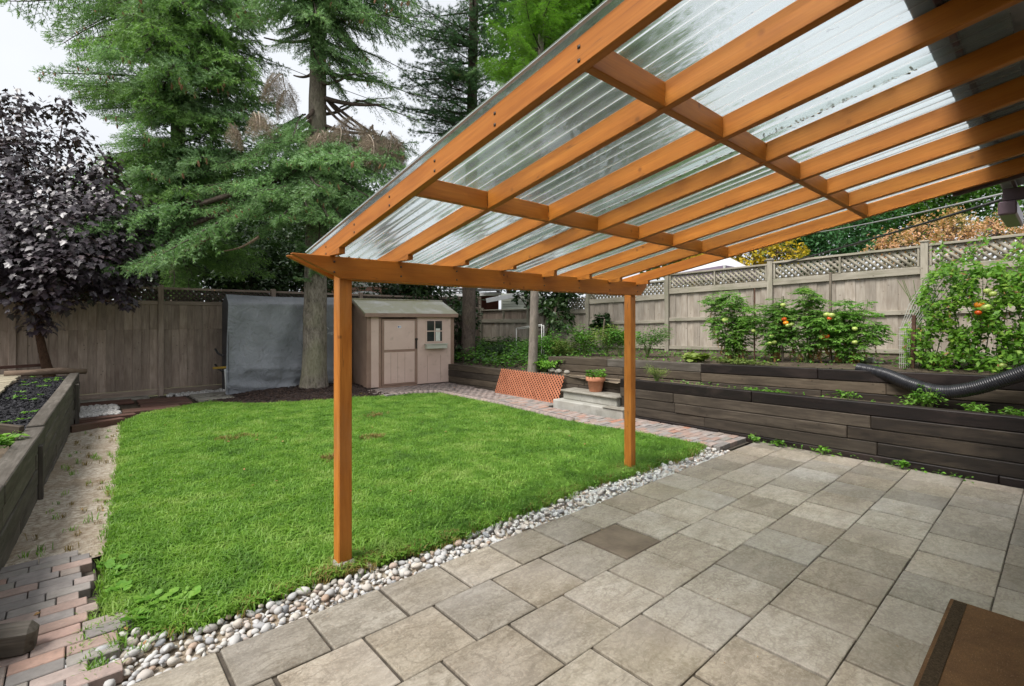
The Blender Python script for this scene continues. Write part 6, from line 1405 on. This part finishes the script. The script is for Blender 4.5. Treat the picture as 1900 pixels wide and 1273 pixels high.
# taller trees in the distance
for i, (nm, px, Y, blobs, m, lab, size) in enumerate((
    ('tree', 640, 24, [(560, 380, 24, 2.6), (640, 420, 24, 2.4), (500, 430, 24, 2.4), (700, 440, 25, 2.0), (420, 400, 25, 2.6)], 'hedge', 'dim dark green tree far behind the big spruce', .2),
    ('tree', 300, 26, [(260, 380, 26, 2.2), (330, 350, 26, 2.0), (200, 420, 26, 2.2), (380, 430, 26, 2.2)], 'leaf_tree', 'light green tree far behind the dense spruce at left', .2),
    ('tree', 1090, 20, [(1060, 60, 18, 2.6), (1130, 20, 18, 2.4), (1000, 30, 19, 2.4), (1090, 130, 18, 2.0), (1200, 60, 18, 2.6), (1180, 160, 18, 2.2), (1130, -60, 18, 2.6)], 'leaf_tree', 'tall light green tree seen through the clear pergola roof', .16),
    ('tree', 900, 24, [(850, 480, 24, 1.4), (930, 470, 24, 1.7), (1000, 450, 24, 1.8), (1070, 470, 24, 1.6), (960, 400, 24, 2.2), (1040, 380, 24, 2.2)], 'leaf_dark', 'dark green tree seen through the roof above the thin larch', .2),
    ('tree', 1410, 15.5, [(1400, 462, 15, .75), (1440, 470, 15, .65), (1370, 480, 15.2, .65), (1470, 462, 15.5, .5), (1330, 485, 15.6, .7), (1290, 490, 16, .6)], 'leaf_yellow', 'small tree with yellow autumn leaves beyond the lattice fence', .11),
    ('tree', 1540, 19, [(1510, 440, 19, 1.1), (1560, 420, 18.5, 1.3), (1600, 410, 19, 1.3), (1480, 470, 19, .9), (1560, 460, 18, 1.0), (1440, 430, 20, 1.3)], 'leaf_dark', 'dark green conifer like tree beyond the fence at right', .13),
    ('tree', 1700, 21, [(1640, 385, 20, 1.4), (1700, 370, 20, 1.5), (1760, 350, 20, 1.6), (1820, 355, 20, 1.3), (1660, 420, 20, 1.2), (1580, 370, 21, 1.6), (1880, 400, 19, 1.2), (1740, 320, 21, 1.6)], 'leaf_tree', 'broad bright green tree high beyond the fence at right', .15),
    ('maple_tree', 1740, 13, [(1655, 452, 12.6, .42), (1700, 440, 12.6, .5), (1750, 432, 12.6, .52), (1800, 428, 12.6, .55), (1850, 432, 12.4, .5), (1700, 462, 12, .45), (1780, 448, 12, .5), (1900, 440, 12.2, .45), (1625, 465, 12.6, .3), (1840, 408, 12.8, .26), (1770, 408, 12.8, .24)], 'leaf_orange', 'faded orange autumn maple just beyond the lattice fence at right', .10),
    ('tree', 1500, 30, [(1300, 300, 30, 4), (1400, 250, 32, 4), (1500, 330, 30, 3.5), (1250, 420, 30, 3)], 'leaf_tree', 'distant green tree behind the white canopy', .25))):
    g = at(px, 620, Y); broadleaf(nm, lab, 'tree', (g.x, g.y, -.05), [bl(*b) for b in blobs], m, 'ovate', size * (1.15 if i != 7 else .8), 1150 if i != 7 else 2400, 430 + i, .18)

# ------------------------------------------------------------------ neighbours
nb = thing('brick_house', 'pink brick house with a white arch behind the shed roof', 'house', at(690, 600, 24))
def facing(name, par, px0, px1, py0, py1, Y, m, th=.2):     # wall slab between two surveyed corners, parallel to the picture
    a, b = at(px0, py0, Y), at(px1, py1, Y); d = Vector((b.x - a.x, b.y - a.y, 0)); c = (a + b) / 2
    return box(name, par, c, (d.length, th, abs(a.z - b.z)), m, (0, 0, math.atan2(d.y, d.x)), .01)
facing('wall', nb, 560, 800, 512, 640, 24, M['house_brick'], .3); facing('upper_band', nb, 555, 805, 490, 532, 23.8, M['white_trim'], .2)
ac = Acc(); arc = [at(676 + 40 * math.cos(q), 560 - 16 * math.sin(q), 23.7)[:] for q in np.linspace(0, math.pi, 16)]; ac.tube(arc, .11, 6); ac.obj('arch_trim', M['white_trim'], nb)
facing('opening', nb, 640, 712, 549, 640, 23.78, M['glass_dark'], .1)
r0 = at(550, 490, 24.2); r1 = at(810, 490, 24.2); beam('roof', nb, r0 + Vector((0, 0, .3)), r1 + Vector((0, 0, .3)), 3.0, .35, M['shingle'])
gb_ = thing('neighbour_garage', 'grey green sided garage with a shingle roof behind the fence at centre', 'garage', at(930, 600, 19))
facing('wall', gb_, 930, 1010, 545, 640, 18.5, M['siding'], .2)
for k in range(7): a, b = at(931, 552 + k * 5, 18.35), at(1010, 552 + k * 5, 18.35); beam('siding_board', gb_, a, b, .05, .085, M['siding'])
a, b = at(902, 558, 18.2), at(1010, 538, 18.2); beam('eave_fascia', gb_, a, b, .06, .16, M['trim_grey'])
box('roof', gb_, (at(902, 545, 19) + at(1015, 525, 19)) / 2 + Vector((0, .2, .28)), (2.9, 1.6, .12), M['shingle'], (.3, -.12, -.73))
hh = thing('red_house', 'dark red walled house with a grey shingle roof behind the pine trunk', 'house', at(870, 600, 21))
facing('wall', hh, 805, 925, 548, 640, 21, M['red_wall'], .3)
for k in range(5):
    a, b = at(806 - k * -5, 547 - k * 5, 20.3 + k * .35), at(930, 543 - k * 5, 20.3 + k * .35); beam('shingle_course', hh, a, b, .42, .05, M['shingle'])
beam('gutter', hh, at(803, 549, 20.1), at(930, 546, 20.1), .12, .1, M['white_trim'])
cp = thing('canopy_tent', 'white peaked canopy with mauve valance beyond the lattice fence', 'canopy', at(1345, 600, 14))
ap = at(1350, 476, 14.3); cs = [at(1250, 508, 13.4), at(1344, 492, 12.8), at(1402, 502, 14.6), at(1300, 505, 15.4)]
c = sum(cs, Vector()) / 4; obj('roof', mesh_np('roof', [p - c for p in cs + [ap]], [[0, 1, 4], [1, 2, 4], [2, 3, 4], [3, 0, 4]], M['canopy']), cp, c)
for i in range(4):
    a, b = cs[i], cs[(i + 1) % 4]; quadmesh('valance', [a, b, b - Vector((0, 0, .3)), a - Vector((0, 0, .3))], M['canopy_trim'], cp); beam('leg', cp, (a.x, a.y, 0), a, .05, .05, M['white_metal'])

# fallen leaves and crumbs on lawn and patio
acc = Acc(); rg = np.random.default_rng(88)
n = 26; P = np.c_[rg.uniform(.4, 5.6, n), rg.uniform(3.2, 9, n), np.full(n, .035)]; add_leaves(acc, P, np.c_[rg.normal(0, 1, (n, 2)), np.zeros(n)], np.c_[rg.normal(0, .3, (n, 2)), np.ones(n)], rg.uniform(.03, .06, n), 'ovate')
n = 22; P = np.c_[rg.uniform(-.2, .8, n), rg.uniform(2.4, 9, n), np.full(n, .012)]; add_leaves(acc, P, np.c_[rg.normal(0, 1, (n, 2)), np.zeros(n)], np.c_[rg.normal(0, .2, (n, 2)), np.ones(n)], rg.uniform(.02, .04, n), 'ovate')
n = 12; P = np.c_[rg.uniform(1.5, 6, n), rg.uniform(.5, 2.6, n), np.full(n, .006)]; add_leaves(acc, P, np.c_[rg.normal(0, 1, (n, 2)), np.zeros(n)], np.c_[rg.normal(0, .2, (n, 2)), np.ones(n)], rg.uniform(.012, .022, n), 'lance')
acc.obj('fallen_leaves', M['leaf_dry'])['kind'] = 'stuff'
